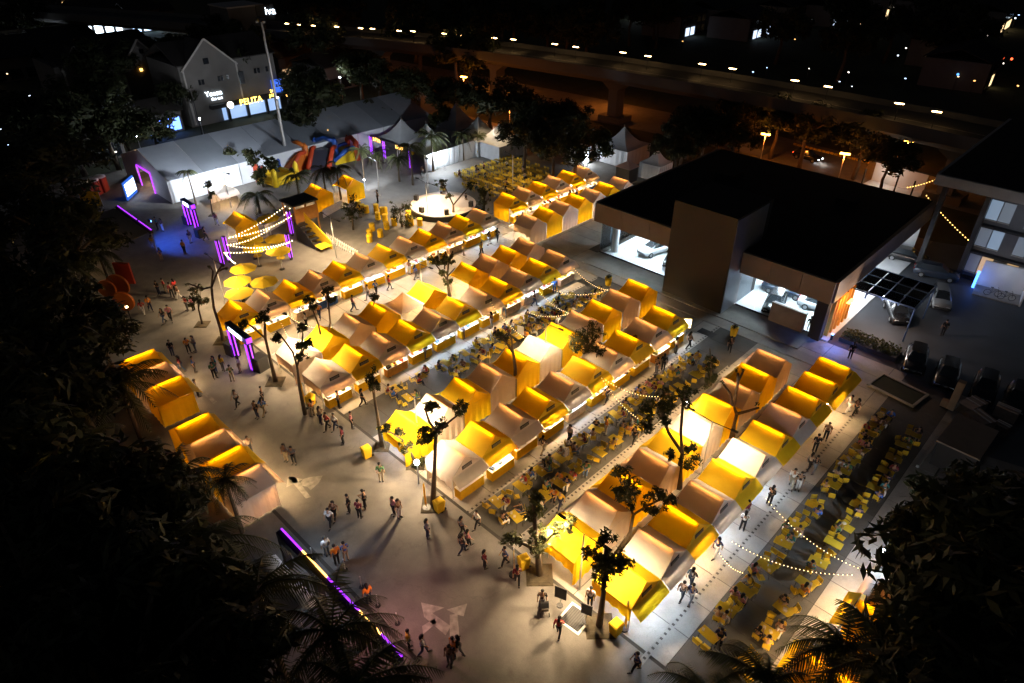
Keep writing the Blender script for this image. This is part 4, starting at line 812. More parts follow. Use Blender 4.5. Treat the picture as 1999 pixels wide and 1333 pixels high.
px_tree('narrow leafy tree at the top of the middle seating lane', [(1388, 752), (1388, 700), (1386, 680)], [[(1388, 720), (1395, 705)]], [(1388, 698, .35), (1388, 720, .35), (1384, 746, .5), (1392, 735, .3)], .12, 18)
px_tree('wide armed tree in front of the round stage', [(885, 425), (885, 400)], [[(885, 400), (870, 370), (863, 360)], [(885, 400), (905, 375), (916, 362)]], [(862, 360, .7), (915, 364, .5), (876, 385, .4)], .24, 19)
px_tree('dark columnar tree right of the round stage', [(945, 425), (945, 370)], [[(945, 400), (955, 385)]], [(945, 392, .9), (948, 370, 1.0), (943, 412, .8)], .15, 20)
px_tree('broad dark tree in front of the marquee far end', [(742, 262), (738, 235)], [[(738, 235), (722, 220)], [(738, 235), (755, 222)]], [(735, 218, 1.7), (756, 226, 1.2), (720, 226, 1.4)], .25, 21, size=.26)
px_tree('dark tree leaning at the marquee corner', [(790, 252), (778, 232)], [[(778, 232), (770, 222)]], [(775, 226, 1.2), (784, 236, .9)], .2, 22, size=.24)
px_tree('dark leafy tree before the marquee, left of the inflatables', [(463, 350), (455, 328)], [[(455, 328), (440, 318)], [(455, 328), (468, 308)]], [(442, 318, 1.2), (462, 303, 1.3), (468, 326, .9)], .2, 23, size=.22)
px_tree('dark leafy tree just left of the yellow inflatable', [(515, 365), (508, 335)], [[(508, 335), (495, 312)], [(508, 335), (528, 318)]], [(498, 306, 1.3), (518, 325, 1.2), (508, 340, 1.0), (530, 315, .8)], .2, 24, size=.22)
px_tree('thin young tree by the marquee near end', [(415, 420), (410, 385), (405, 360)], [[(410, 385), (418, 370)]], [(405, 360, .6), (412, 380, .5)], .1, 25, .9)
px_tree('leafy tree behind the play tower fence', [(690, 448), (686, 410)], [[(686, 412), (698, 398)]], [(684, 398, .9), (697, 418, .9), (679, 424, .8)], .15, 26)
px_tree('leafy tree left of the round stage', [(785, 442), (780, 405)], [[(780, 410), (792, 398)]], [(780, 403, 1.0), (774, 420, .9), (794, 430, .8)], .15, 27)
px_tree('dark crowned tree behind the pagoda tents', [(858, 268), (858, 230)], [[(858, 240), (868, 225)]], [(860, 212, 1.8), (854, 240, 1.6), (868, 232, 1.3)], .25, 28, size=.3)
px_tree('tall thin bare tree before the marquee roof', [(590, 300), (582, 262), (574, 250)], [[(582, 262), (600, 250), (612, 244)], [(582, 262), (575, 248), (568, 252)]], None, .15, 29)
px_tree('pollarded stump leaning on the yellow third row stall', [(918, 822), (912, 795)], [[(912, 795), (922, 790), (930, 782)]], [(905, 805, .4), (898, 812, .35)], .16, 30)
px_tree('bush in a pot beside the upper left row', [(868, 525), (868, 515)], [], [(867, 505, .6), (865, 515, .4)], .1, 31, name='potted_bush')
# ----------------------------------------------------------------- palms
def frond(b, p0, az, L, lift, droop, rr, n=14, lw=.5):
    pts = []; d = Vector((math.cos(az), math.sin(az), 0))
    for i in range(n + 1):
        t = i / n; pts.append(Vector(p0) + d * L * t * (1 - .12 * t) + Vector((0, 0, L * (lift * t - droop * t * t))))
    b.tube(pts, [.035 * (1 - .8 * i / n) for i in range(n + 1)], 4, False)
    side = d.cross(Vector((0, 0, 1)))
    for i in range(1, n * 2):
        t = i / (n * 2); k = min(n - 1, int(t * n)); f = t * n - k; p = pts[k].lerp(pts[k + 1], f); tg = (pts[k + 1] - pts[k]).normalized()
        ll = lw * (math.sin(math.pi * min(1, t * .86 + .14)) * .85 + .15)
        for s in (-1, 1):
            e = p + side * s * ll * rr.uniform(.7, 1) + tg * ll * .55 + Vector((0, 0, -ll * rr.uniform(.45, .95)))
            w = tg * .045
            b.add([p - w, p + w, e], [(0, 1, 2)])
PALMS = {}
def palm_meshes(v):
    if v in PALMS: return PALMS[v]
    rr = random.Random(v + 50); h = 1.0
    tr = MB().tube([(0, 0, 0), (.04, 0, .4), (.02, .03, .8), (0, 0, 1.0)], [.19, .13, .11, .12], 8).mesh('trunk', M_BARK, True)
    fr = []
    for i in range(16):
        b = MB(); frond(b, (0, 0, 0), 2.4 * i + rr.uniform(-.2, .2), rr.uniform(2.4, 3.1), rr.uniform(.1, .95) if i > 5 else rr.uniform(-.2, .3), rr.uniform(.65, 1.1), rr, lw=.62)
        fr.append(b.mesh('frond', M_FROND))
    PALMS[v] = (tr, fr); return PALMS[v]
def palm(p, h, label, s=1.0, v=0, rot=None, n=16, lean=(0, 0), group='palms'):
    tr, fr = palm_meshes(v % 4); o = thing('palm_tree', label, 'palm tree', (p[0], p[1], 0), random.random() * 6 if rot is None else rot, group)
    t = link('trunk', tr, o); t.scale = (1 + .5 * (s - 1), 1 + .5 * (s - 1), h)
    c = bpy.data.objects.new('crown', None); COL.objects.link(c); c.parent = o; c.location = (0, 0, h)
    for f in fr[:n]:
        x = link('frond', f, c); x.scale = (s, s, s)
    return o
def palm_px(bx, by, cx, cy, label, s=1.0, v=0, n=16):
    p = G(bx, by, 0); c = VP(p, cx, cy); return palm(p, max(2.5, c.z - .3), label, s, v, n=n)
for i, (a, b_, c, d, lb, s) in enumerate(((711, 349, 701, 288, 'palm nearest the inflatable slide', .75), (740, 330, 740, 296, 'drooping low palm before the purple columns', .8), (780, 354, 773, 305, 'slim palm in a round soil ring left of the purple columns', .8), (806, 361, 796, 280, 'tall palm in front of the purple columns tent', 1.0), (846, 334, 858, 262, 'broad brown palm over the peaked tents', 1.15), (905, 313, 893, 258, 'slim palm before the white hoarding', .8), (666, 390, 660, 325, 'palm before the rightmost far yellow stall', .9), (640, 397, 626, 326, 'palm before the left far yellow stall', .9), (584, 380, 573, 338, 'low palm right of the yellow inflatable', .95), (508, 417, 510, 376, 'shaggy palm with thick brown trunk beside the string lights', 1.1), (383, 400, 375, 330, 'pale lit palm against the white marquee wall', .6), (217, 563, 202, 490, 'amber lit palm at the dark left edge of the plaza', 1.0), (935, 300, 937, 262, 'warm lit palm trunk right of the white hoarding', .8))):
    palm_px(a, b_, c, d, lb, s, i)
def palm_cr(px, py, h, label, s, v, n=16, rot=None):
    c = G(px, py, h); return palm((c.x, c.y), h, label, s, v, rot, n)
for i, (x, y, h, lb, s) in enumerate(((232, 748, 7.5, 'big drooping palm over the half hidden left stalls', 1.35), (350, 930, 6.0, 'dark palm below the short left stall column', 1.1), (440, 935, 5.0, 'small dark palm beside the lowest left stall', .75), (400, 1060, 8.0, 'palm reaching a long frond past the lowest left stall', 1.45), (500, 1150, 8.5, 'palm behind the long purple gate beam', 1.4), (648, 1232, 9.0, 'palm with purple lit fronds over the gate beam', 1.3), (690, 1345, 10, 'palm with white lit fronds at the bottom edge', 1.4), (60, 1310, 9, 'faint palm in the bottom left corner', 1.5), (290, 1235, 9, 'dark palm in the lower left mass', 1.4), (1650, 1262, 8, 'palm in front of the yellow stall at the bottom right', 1.25), (1500, 1335, 9, 'palm at the bottom edge below the right seating', 1.1), (1378, 1352, 9, 'palm frond tips at the bottom edge', 1.0), (1740, 1290, 9, 'palm deeper in the bottom right trees', 1.3), (120, 520, 8, 'dark palm at the left edge', 1.3), (150, 890, 8, 'dark palm in the left mass', 1.4))):
    palm_cr(x, y, h, lb, s, i)
# ----------------------------------------------------------------- big dark trees
BIG = []
for v in range(4):
    rr = random.Random(v + 7); b = MB()
    for q in range(26):
        a = rr.random() * 6.3; r_ = rr.random() ** .5 * 2.9; z = rr.uniform(-1.5, 2.4) * (1 - r_ / 5)
        leaf_clump(b, (r_ * math.cos(a), r_ * math.sin(a), z), rr.uniform(.7, 1.15), 95, rr, .2)
    t = MB().tube([(0, 0, -1), (.1, 0, -.5), (0, .1, 0)], [.09, .065, .05], 8)
    lm = MB()
    for q in range(6):
        a = q * 1.05; lm.tube([(0, 0, -.8), (.8 * math.cos(a), .8 * math.sin(a), -.1), (2.0 * math.cos(a), 2.0 * math.sin(a), .9)], [.2, .13, .05], 5)
    BIG.append((b.mesh('crown', M_LEAFD), t.mesh('trunk', M_BARK, True), lm.mesh('limb', M_BARK)))
def big_tree(p, h, s, label, v):
    cr, tr, lm = BIG[v % 4]; o = thing('broadleaf_tree', label, 'tree', (p[0], p[1], 0), random.random() * 6, 'dark broadleaf trees')
    t = link('trunk', tr, o, (0, 0, h)); t.scale = (2.6 * s, 2.6 * s, h); c = link('crown', cr, o, (0, 0, h)); c.scale = (s, s, s * .85); l_ = link('limb', lm, c)
spots = []
for x, y, h, s in ((40, 560, 8, 1.7), (110, 640, 8, 1.5), (30, 760, 9, 1.8), (140, 770, 8, 1.4), (60, 960, 9, 1.8), (170, 1030, 9, 1.5), (280, 1000, 8, 1.2), (60, 1130, 10, 1.6), (190, 1190, 10, 1.6), (300, 1130, 8, 1.1), (360, 1260, 9, 1.2), (250, 1310, 11, 1.5), (430, 1350, 10, 1.1), (140, 480, 8, 1.4), (60, 420, 9, 1.8), (190, 660, 7, 1.1)): spots.append((x, y, h, s, 'in the dark left mass'))
for x, y, h, s in ((30, 330, 8, 2), (110, 300, 8, 1.9), (130, 240, 8, 2), (60, 220, 8, 2), (200, 230, 8, 1.8), (235, 250, 7, 1.4), (340, 185, 6, 1.1), (170, 185, 9, 2), (300, 250, 7, 1.3), (590, 160, 7, 1.4), (620, 190, 7, 1.6), (700, 135, 7, 1.8), (590, 225, 6, 1.2)): spots.append((x, y, h, s, 'behind the marquee and shophouses'))
for x, y, h, s in ((740, 150, 7, 1.5), (800, 165, 7, 1.5), (860, 180, 7, 1.4), (1020, 205, 6, 1.3), (1060, 238, 6, 1.5), (1110, 228, 6, 1.3), (1080, 280, 6, 1.3), (1022, 262, 6, 1.3), (1130, 285, 7, 1.4), (1335, 258, 6, 1.2), (1350, 238, 6, 1.3), (1405, 245, 6, 1.3), (1320, 288, 6, 1.1), (1435, 265, 6, 1.2), (1375, 265, 6, 1.1), (1580, 245, 7, 1.5), (1690, 260, 7, 1.4), (1520, 225, 7, 1.4), (1450, 215, 7, 1.3), (960, 190, 8, 1.7), (1740, 310, 6, 1.2)): spots.append((x, y, h, s, 'in the dark belt under the flyover'))
for x, y, h, s in ((1890, 1025, 7, 1.1), (1940, 1080, 9, 1.5), (1840, 1075, 7, .95), (1995, 1030, 8, 1.2), (1920, 1190, 10, 1.5), (1995, 1180, 11, 1.6), (1850, 1240, 9, 1.1), (1930, 1300, 11, 1.4), (1990, 1320, 12, 1.5), (1800, 1125, 5, .75), (1775, 1070, 5, .65)): spots.append((x, y, h, s, 'in the dark right hand mass'))
rr = random.Random(4)
for i in range(34): spots.append((rr.uniform(560, 1990), rr.uniform(2, 60) + (40 if rr.random() < .3 else 0), 9, rr.uniform(1.8, 2.6), 'beyond the flyover'))
for i in range(7): spots.append((rr.uniform(0, 520), rr.uniform(5, 130), 9, rr.uniform(1.6, 2.2), 'far behind the shophouses'))
rank = {}
for wh in {q[4] for q in spots}:
    for r_, i in enumerate(sorted((i for i, q in enumerate(spots) if q[4] == wh), key=lambda i: spots[i][0])): rank[i] = r_ + 1
cnt = {}
for i, (x, y, h, s, wh) in enumerate(spots):
    cnt[wh] = cnt.get(wh, 0) + 1; c = G(x, y, h)
    big_tree((c.x, c.y), h, s, f"dark round crowned tree, {ORD[rank[i]]} from the left {wh}", i)
# ================================================================= PEOPLE
def skin_mesh(name, verts, edges, root, sub=1):
    me = bpy.data.meshes.new(name); me.from_pydata([v[:3] for v in verts], edges, []); ob = bpy.data.objects.new(name, me); COL.objects.link(ob)
    ob.modifiers.new('s', 'SKIN'); sv = me.skin_vertices[0].data if me.skin_vertices else None
    if sv is None:
        bm = bmesh.new(); bm.from_mesh(me); bm.verts.layers.skin.verify(); bm.to_mesh(me); bm.free(); sv = me.skin_vertices[0].data
    for i, v in enumerate(verts): sv[i].radius = (v[3], v[4] if len(v) > 4 else v[3]); sv[i].use_root = (i == root)
    if sub: ob.modifiers.new('u', 'SUBSURF').levels = sub
    dg = bpy.context.evaluated_depsgraph_get(); dg.update(); out = bpy.data.meshes.new_from_object(ob.evaluated_get(dg)); bpy.data.objects.remove(ob)
    out.polygons.foreach_set('use_smooth', [True] * len(out.polygons)); return out
def pose(kind):
    """joint positions (facing +X), metres"""
    J = dict(pel=(0, 0, .95), wai=(0, 0, 1.10), che=(0.01, 0, 1.30), nec=(.02, 0, 1.46), hd0=(.03, 0, 1.54), hd1=(.04, 0, 1.66), hd2=(.03, 0, 1.73))
    for s, k in ((1, 'l'), (-1, 'r')):
        J['sh' + k] = (0, s * .19, 1.40); J['el' + k] = (-.02, s * .25, 1.12); J['wr' + k] = (.06, s * .26, .88)
        J['hi' + k] = (0, s * .09, .92); J['kn' + k] = (.02, s * .10, .50); J['an' + k] = (-.02, s * .10, .08); J['to' + k] = (.15, s * .12, .04)
    if kind == 'walk':
        J.update(knl=(.16, .1, .52), anl=(.24, .1, .09), tol=(.42, .12, .06), knr=(-.04, -.1, .50), anr=(-.30, -.1, .14), tor=(-.18, -.12, .04), ell=(-.14, .25, 1.14), wrl=(-.12, .26, .90), elr=(.10, -.25, 1.13), wrr=(.24, -.22, .94))
    if kind == 'phone':
        J.update(ell=(.05, .25, 1.13), wrl=(.27, .10, 1.22), elr=(.02, -.25, 1.12), wrr=(.25, -.06, 1.20), hd1=(.08, 0, 1.64), hd2=(.08, 0, 1.71), knl=(.03, .12, .5), anl=(.0, .14, .08), tol=(.17, .18, .04))
    if kind == 'sit':
        J.update(knl=(.44, .12, .47), anl=(.42, .12, .08), tol=(.58, .14, .04), knr=(.44, -.12, .47), anr=(.40, -.12, .08), tor=(.56, -.14, .04))
        for q in ('pel', 'wai', 'che', 'nec', 'hd0', 'hd1', 'hd2', 'shl', 'shr', 'hil', 'hir'):
            x, y, z = J[q]; J[q] = (x + (z - .95) * .22, y, z - .46)
        J.update(ell=(.16, .27, .70), wrl=(.42, .16, .80), elr=(.16, -.27, .70), wrr=(.42, -.14, .80))
    return J
RAD = dict(pel=(.13, .10), wai=(.125, .095), che=(.15, .105), nec=(.055, .055), hd0=(.075, .08), hd1=(.092, .10), hd2=(.06, .065), sh=.062, el=.045, wr=.032, hi=.085, kn=.062, an=.042, to=.034)
BONES = [('pel', 'wai'), ('wai', 'che'), ('che', 'nec'), ('nec', 'hd0'), ('hd0', 'hd1'), ('hd1', 'hd2')]
for k in 'lr': BONES += [('che', 'sh' + k), ('sh' + k, 'el' + k), ('el' + k, 'wr' + k), ('pel', 'hi' + k), ('hi' + k, 'kn' + k), ('kn' + k, 'an' + k), ('an' + k, 'to' + k)]
def build_pose(kind):
    J = pose(kind); names = list(J); vs = []; ed = []
    rad = lambda n: RAD[n] if n in RAD else RAD[n[:2]]
    for n in names:
        r = rad(n); r = r if isinstance(r, tuple) else (r, r); vs.append((*J[n], *r))
    ed = [(names.index(a), names.index(b)) for a, b in BONES]
    for k, s in (('l', 1), ('r', -1)):   # palm, four fingers and a thumb
        w = Vector(J['wr' + k]); e = Vector(J['el' + k]); d = (w - e).normalized(); sd = Vector((0, 1, 0)) if abs(d.y) < .9 else Vector((1, 0, 0)); up = d.cross(sd).normalized(); sd = up.cross(d).normalized()
        vs.append((*(w + d * .07), .034, .022)); pi = len(vs) - 1; ed.append((names.index('wr' + k), pi))
        for q, (o, ln) in enumerate(((-.03, .065), (-.01, .078), (.01, .073), (.03, .055))):
            a = w + d * .10 + sd * o; b = a + d * ln * .5 - up * .012; c = b + d * ln * .45 - up * .03
            i0 = len(vs); vs += [(*a, .0095, .0095), (*b, .009, .009), (*c, .008, .008)]; ed += [(pi, i0), (i0, i0 + 1), (i0 + 1, i0 + 2)]
        a = w + d * .045 + sd * .04 * -s; b = a + d * .045 + sd * .025 * -s; i0 = len(vs); vs += [(*a, .011, .011), (*b, .009, .009)]; ed += [(pi, i0), (i0, i0 + 1)]
    h = Vector(J['hd1']); i0 = len(vs); vs.append((h.x + .095, h.y, h.z - .02, .014, .016)); ed.append((names.index('hd1'), i0))  # nose
    body = skin_mesh('person', vs, ed, 0, 1)
    def cloth(nm, sel, bones, grow, cut=None):
        idx = [names.index(n) for n in sel]; v2 = []
        for n in sel:
            r = rad(n); r = r if isinstance(r, tuple) else (r, r); v2.append([*J[n], r[0] + grow, r[1] + grow])
        e2 = [(sel.index(a), sel.index(b)) for a, b in bones]
        return skin_mesh(nm, v2, e2, 0, 1)
    sh = ['pel', 'wai', 'che', 'shl', 'shr', 'ell', 'elr']; shirt = cloth('shirt', sh, [('pel', 'wai'), ('wai', 'che'), ('che', 'shl'), ('che', 'shr'), ('shl', 'ell'), ('shr', 'elr')], .018)
    tr = ['pel', 'hil', 'hir', 'knl', 'knr', 'anl', 'anr']; trou = cloth('trousers', tr, [('pel', 'hil'), ('pel', 'hir'), ('hil', 'knl'), ('hir', 'knr'), ('knl', 'anl'), ('knr', 'anr')], .014)
    shoe = MB()
    for k in 'lr':
        a = Vector(J['an' + k]); t = Vector(J['to' + k]); shoe.tube([a + Vector((-.05, 0, -.03)), a.lerp(t, .5) + Vector((0, 0, -.01)), t + Vector((.06, 0, .0))], [.05, .055, .035], 6)
    hr = {}
    c = Vector(J['hd1'])
    for nm, ln in (('short', 0), ('long', 1)):
        b = MB(); prof = [(.002, .115), (.06, .105), (.098, .06), (.108, .0), (.10, -.05)]; n = 12
        rows = []
        for r_, z in prof[::1]:
            rows.append([(c.x - .02 + r_ * math.cos(2 * math.pi * q / n) * (1.05 if math.cos(2 * math.pi * q / n) < 0 else .92), c.y + r_ * math.sin(2 * math.pi * q / n), c.z + z + (.05 if math.cos(2 * math.pi * q / n) > .5 and z < .05 else 0)) for q in range(n + 1)])
        b.grid(rows)
        if ln: b.tube([(c.x - .07, c.y, c.z + .03), (c.x - .11, c.y, c.z - .1), (c.x - .12, c.y, c.z - .28)], [.08, .095, .05], 8)
        hr[nm] = b.mesh('hair', None, True)
    eyes = MB()
    for s in (-1, 1): eyes.ball((c.x + .085, c.y + s * .034, c.z + .0), .012, 6, 4)
    return dict(body=body, shirt=shirt, trousers=trou, shoes=shoe.mesh('shoes', None, True), hair=hr, eyes=eyes.mesh('eyes', M_BLACK))
SKIN = mat('skin', (.36, .21, .13), .6, .15, 3); HAIRM = mat('dark_hair', (.012, .010, .009), .6, .2, 6)
SHIRTS = {'black': (.014, .014, .016), 'white': (.66, .65, .63), 'grey': (.20, .20, .21), 'navy': (.02, .03, .09), 'blue': (.03, .12, .50), 'red': (.38, .03, .03), 'orange': (.65, .22, .02), 'yellow': (.70, .42, .02), 'beige': (.45, .35, .25), 'green': (.05, .14, .06), 'pink': (.50, .17, .22), 'brown': (.14, .07, .04), 'maroon': (.16, .02, .03), 'teal': (.03, .16, .18)}
TROUS = {'black': (.012, .012, .014), 'denim': (.05, .08, .16), 'khaki': (.30, .24, .16), 'grey': (.14, .14, .15), 'white': (.6, .59, .57), 'navy': (.015, .02, .05)}
CM = {n: mat('shirt_' + n, c, .85, .12, 4) for n, c in SHIRTS.items()}; TM = {n: mat('trousers_' + n, c, .85, .12, 4) for n, c in TROUS.items()}; SHOEM = mat('shoe', (.05, .05, .05), .6, .3, 3)
POSES = {k: build_pose(k) for k in ('stand', 'walk', 'phone', 'sit')}
for d in POSES.values():
    for k in ('body',): d[k].materials.clear(); d[k].materials.append(SKIN)
    for k in ('shoes',): d[k].materials.append(SHOEM)
    for h in d['hair'].values(): h.materials.append(HAIRM)
    for k in ('shirt', 'trousers'):
        d[k].materials.clear(); d[k].materials.append(CM['black'])
prng = random.Random(21); SEEN = set(); NPEOPLE = 0
def person(p, kind, rot, where, shirt=None, trou=None, z=0.0, hs=1.0):
    global NPEOPLE
    d = POSES[kind]
    for t in range(60):
        s = shirt or prng.choice(['black', 'black', 'white', 'grey', 'navy', 'blue', 'red', 'orange', 'yellow', 'beige', 'green', 'pink', 'brown', 'maroon', 'teal'])
        q = trou or prng.choice(['black', 'black', 'denim', 'khaki', 'grey', 'white', 'navy']); hair = prng.choice(('short', 'long'))
        key = (s, q, hair, kind, where)
        if key not in SEEN: break
        if t > 20: shirt = None
        if t > 30: trou = None
    SEEN.add(key); verb = {'stand': 'standing', 'walk': 'walking', 'phone': 'phone-holding', 'sit': 'seated'}[kind]
    o = link('person', d['body'], None, (p[0], p[1], z), rot); sc = prng.uniform(1.0, 1.09) * hs; o.scale = (sc, sc, sc)
    tag(o, f"{verb} person, {s} top, {q} trousers, {hair} hair, {where}", 'person', 'people at the market'); NPEOPLE += 1
    a = link('shirt', d['shirt'], o); a.material_slots[0].link = 'OBJECT'; a.material_slots[0].material = CM[s]
    a = link('trousers', d['trousers'], o); a.material_slots[0].link = 'OBJECT'; a.material_slots[0].material = TM[q]
    link('shoes', d['shoes'], o); link('hair', d['hair'][hair], o); link('eyes', d['eyes'], o)
    return o
def crowd(where, pts, kinds=('walk', 'stand', 'phone')):
    for q in pts:
        p = G(q[0], q[1], 0); person(p, q[2] if len(q) > 2 else prng.choice(kinds), q[3] if len(q) > 3 else prng.random() * 6.3, where, *(q[4:6] if len(q) > 4 else ()))
W_, P_, T_ = 'walk', 'phone', 'stand'
crowd('on the left plaza', [(282, 615), (295, 607), (322, 631), (335, 627), (367, 606), (379, 606), (312, 576), (324, 571), (338, 581), (351, 584), (345, 574), (317, 510)])
crowd('by the left hand stalls', [(338, 694), (370, 689), (383, 686), (382, 727, T_, 1, 'blue', 'black'), (356, 727), (388, 774), (371, 769), (490, 886)])
crowd('in the blue lit court', [(309, 449), (319, 451), (373, 474), (403, 469), (424, 439), (301, 485), (362, 496, T_, 2, 'orange', 'black')])
crowd('under the purple arch', [(423, 727), (437, 724), (420, 738), (470, 727, T_, 4, 'white', 'khaki'), (455, 744)])
crowd('below the purple arch', [(465, 794, W_, 5, 'white', 'black'), (515, 786, T_, 1, 'black', 'black'), (504, 816), (517, 811)])
crowd('past the painted arrow', [(646, 1027, W_, 5.2, 'white', 'black'), (655, 1013, W_, 5.2, 'brown', 'black'), (683, 1001, T_, 4, 'black', 'black'), (714, 992, P_, 4, 'black', 'black'), (703, 1011, T_, 2, 'maroon', 'black')])
crowd('at the entrance gate', [(640, 1084, T_, 3, 'white', 'grey'), (659, 1101, T_, 3, 'orange', 'black'), (677, 1094, P_, 3, 'blue', 'khaki'), (721, 1178, T_, 3, 'orange', 'navy'), (799, 1266, T_, 1, 'yellow', 'black'), (827, 1277, W_, 1, 'white', 'denim'), (879, 1298), (895, 1280)])
crowd('walking in from the gate', [(902, 1044, W_, 1.2, 'grey', 'black'), (932, 1031, W_, 4.4, 'white', 'black'), (903, 1080, W_, 1.2, 'black', 'navy'), (914, 1069, W_, 1.2, 'pink', 'black'), (946, 1109, T_, 1.2, 'maroon', 'black'), (986, 1104, W_, 4.2, 'navy', 'black')])
crowd('by the nearest tree', [(1058, 1188, T_, 5.4, 'black', 'grey'), (1151, 1183, T_, 5, 'white', 'black'), (1090, 1241, W_, 2, 'red', 'black')])
crowd('in the right hand aisle', [(1346, 1146, W_, 1.5, 'black', 'black'), (1329, 1171, W_, 1.5, 'brown', 'black'), (1346, 1177, W_, 1.5, 'navy', 'grey'), (1454, 1012, T_, 3, 'maroon', 'grey'), (1396, 1086, W_, 4.5, 'navy', 'white'), (1543, 951, W_, 5, 'white', 'khaki'), (1556, 956, T_, 5, 'black', 'white'), (1577, 918, W_, 1.3, 'beige', 'black'), (1587, 923, W_, 1.3, 'black', 'grey'), (1589, 882, T_, 2, 'black', 'black'), (1654, 806, W_, 4, 'grey', 'white'), (1667, 811, W_, 4, 'brown', 'black')])
crowd('along the third front row', [(1059, 885, W_, 1.6, 'black', 'beige' if False else 'khaki'), (1112, 863, P_, 4.6, 'white', 'black'), (1184, 786, W_, 4.6, 'black', 'black'), (1220, 745, T_, 3.3, 'white', 'navy'), (1281, 729), (1294, 723, T_, 2, 'black', 'black'), (1318, 690, T_, 1, 'beige', 'black'), (1344, 680, W_, 1, 'brown', 'black'), (1320, 663, T_, 2, 'black', 'black')])
crowd('in the middle seating lane', [(1182, 848, T_, 4, 'orange', 'white'), (1237, 867, W_, 4.5, 'black', 'black'), (1230, 845, T_, 4, 'white', 'grey'), (1423, 688, W_, 2, 'black', 'black'), (1093, 994, W_, 4.6, 'yellow', 'navy')])
crowd('in the upper left aisle', [(691, 607, W_, 1, 'pink', 'denim'), (761, 566, W_, 1, 'red', 'black'), (971, 472, W_, 2, 'black', 'black'), (857, 518, T_, 3, 'white', 'white'), (871, 518, T_, 3, 'brown', 'black'), (889, 492), (881, 482), (585, 612, T_, 3, 'black', 'black'), (593, 606), (940, 500)])
crowd('in front of the second front row', [(1043, 597, W_, .6, 'brown', 'denim'), (1073, 567, T_, 2, 'navy', 'black'), (1082, 572, T_, 2, 'blue', 'denim'), (1030, 575, T_, 2, 'white', 'grey')])
crowd('near the second front row end', [(662, 796, T_, 1.4, 'beige', 'black'), (709, 792, W_, 1, 'black', 'black'), (627, 828), (641, 839, W_, 4.6, 'red', 'black'), (656, 839, W_, 4.6, 'white', 'navy'), (688, 836, T_, 1, 'pink', 'black'), (671, 867, T_, 4, 'maroon', 'black'), (612, 812)])
crowd('along the upper left aisle', [(640, 600), (720, 585), (735, 575), (800, 535), (812, 545), (905, 498), (955, 478), (600, 640), (625, 622)])
crowd('along the second front row', [(760, 735), (772, 728), (830, 700), (905, 660), (960, 640), (985, 618)])
crowd('at the stall fronts on the right', [(1385, 1062), (1500, 985), (1448, 1035), (1610, 858)])
crowd('on the lower plaza', [(560, 900), (575, 905), (770, 1005), (780, 1010), (835, 1050), (1010, 1140), (745, 940)])
crowd('at the bottom edge', [(1240, 1310, W_, 4, 'navy', 'black'), (886, 1282)])
crowd('by the far stalls', [(1068, 440), (1073, 415), (1090, 408), (1112, 396), (1125, 388), (1010, 448), (1030, 462), (868, 385), (862, 388)])
crowd('on the paving by the stage', [(704, 425, T_, 3, 'yellow', 'brown' if False else 'khaki'), (738, 395), (1005, 300, T_, 2, 'yellow', 'black'), (825, 345), (930, 345), (910, 400), (945, 338)])
crowd('beside the showroom panel', [(1577, 648, T_, 2, 'black', 'white')]); crowd('in the dark car park', [(1838, 655, T_, 2, 'black', 'black'), (1658, 700, T_, 2, 'black', 'black')])
# ================================================================= TABLES, CHAIRS, DINERS
M_TBL = mat('yellow_table_top', (.52, .36, .025), .45, .2, 3); M_CHR = mat('yellow_chair', (.56, .37, .02), .45, .2, 4); M_LEG = mat('dark_leg', (.06, .05, .04), .5, .1, 4)
ME_T = (MB().box((0, 0, .735), (1.12, .64, .03)).mesh('tabletop', M_TBL), [MB().tube([(sx * .48, sy * .25, 0), (sx * .44, sy * .24, .72)], .02, 5).mesh('leg', M_LEG) for sx in (-1, 1) for sy in (-1, 1)])
_s = MB().box((0, 0, .44), (.42, .42, .03)).mesh('seat', M_CHR); _bk = MB().box((0, -.215, .70), (.42, .025, .34), 0).mesh('backrest', M_CHR)
_lg = MB()
for sx in (-1, 1):
    _lg.tube([(sx * .18, .2, 0), (sx * .18, -.2, .86)], .014, 4).tube([(sx * .18, -.2, 0), (sx * .18, .18, .44)], .014, 4)
_lg = _lg.tube([(-.18, .2, .03), (.18, .2, .03)], .012, 4).mesh('leg_frame', M_LEG)
CUP = MB().lathe([(.035, 0), (.045, .1)], 8).mesh('cup', mat('paper_cup', (.7, .68, .64), .6, .1, 5)); BOXM = MB().box((0, 0, .035), (.2, .15, .07)).box((-.02, .0, .08), (.2, .15, .015), 0, .15).mesh('food_box', mat('paper_box', (.62, .52, .4), .7, .2, 5))
NCH = 0; SD = random.Random(31)
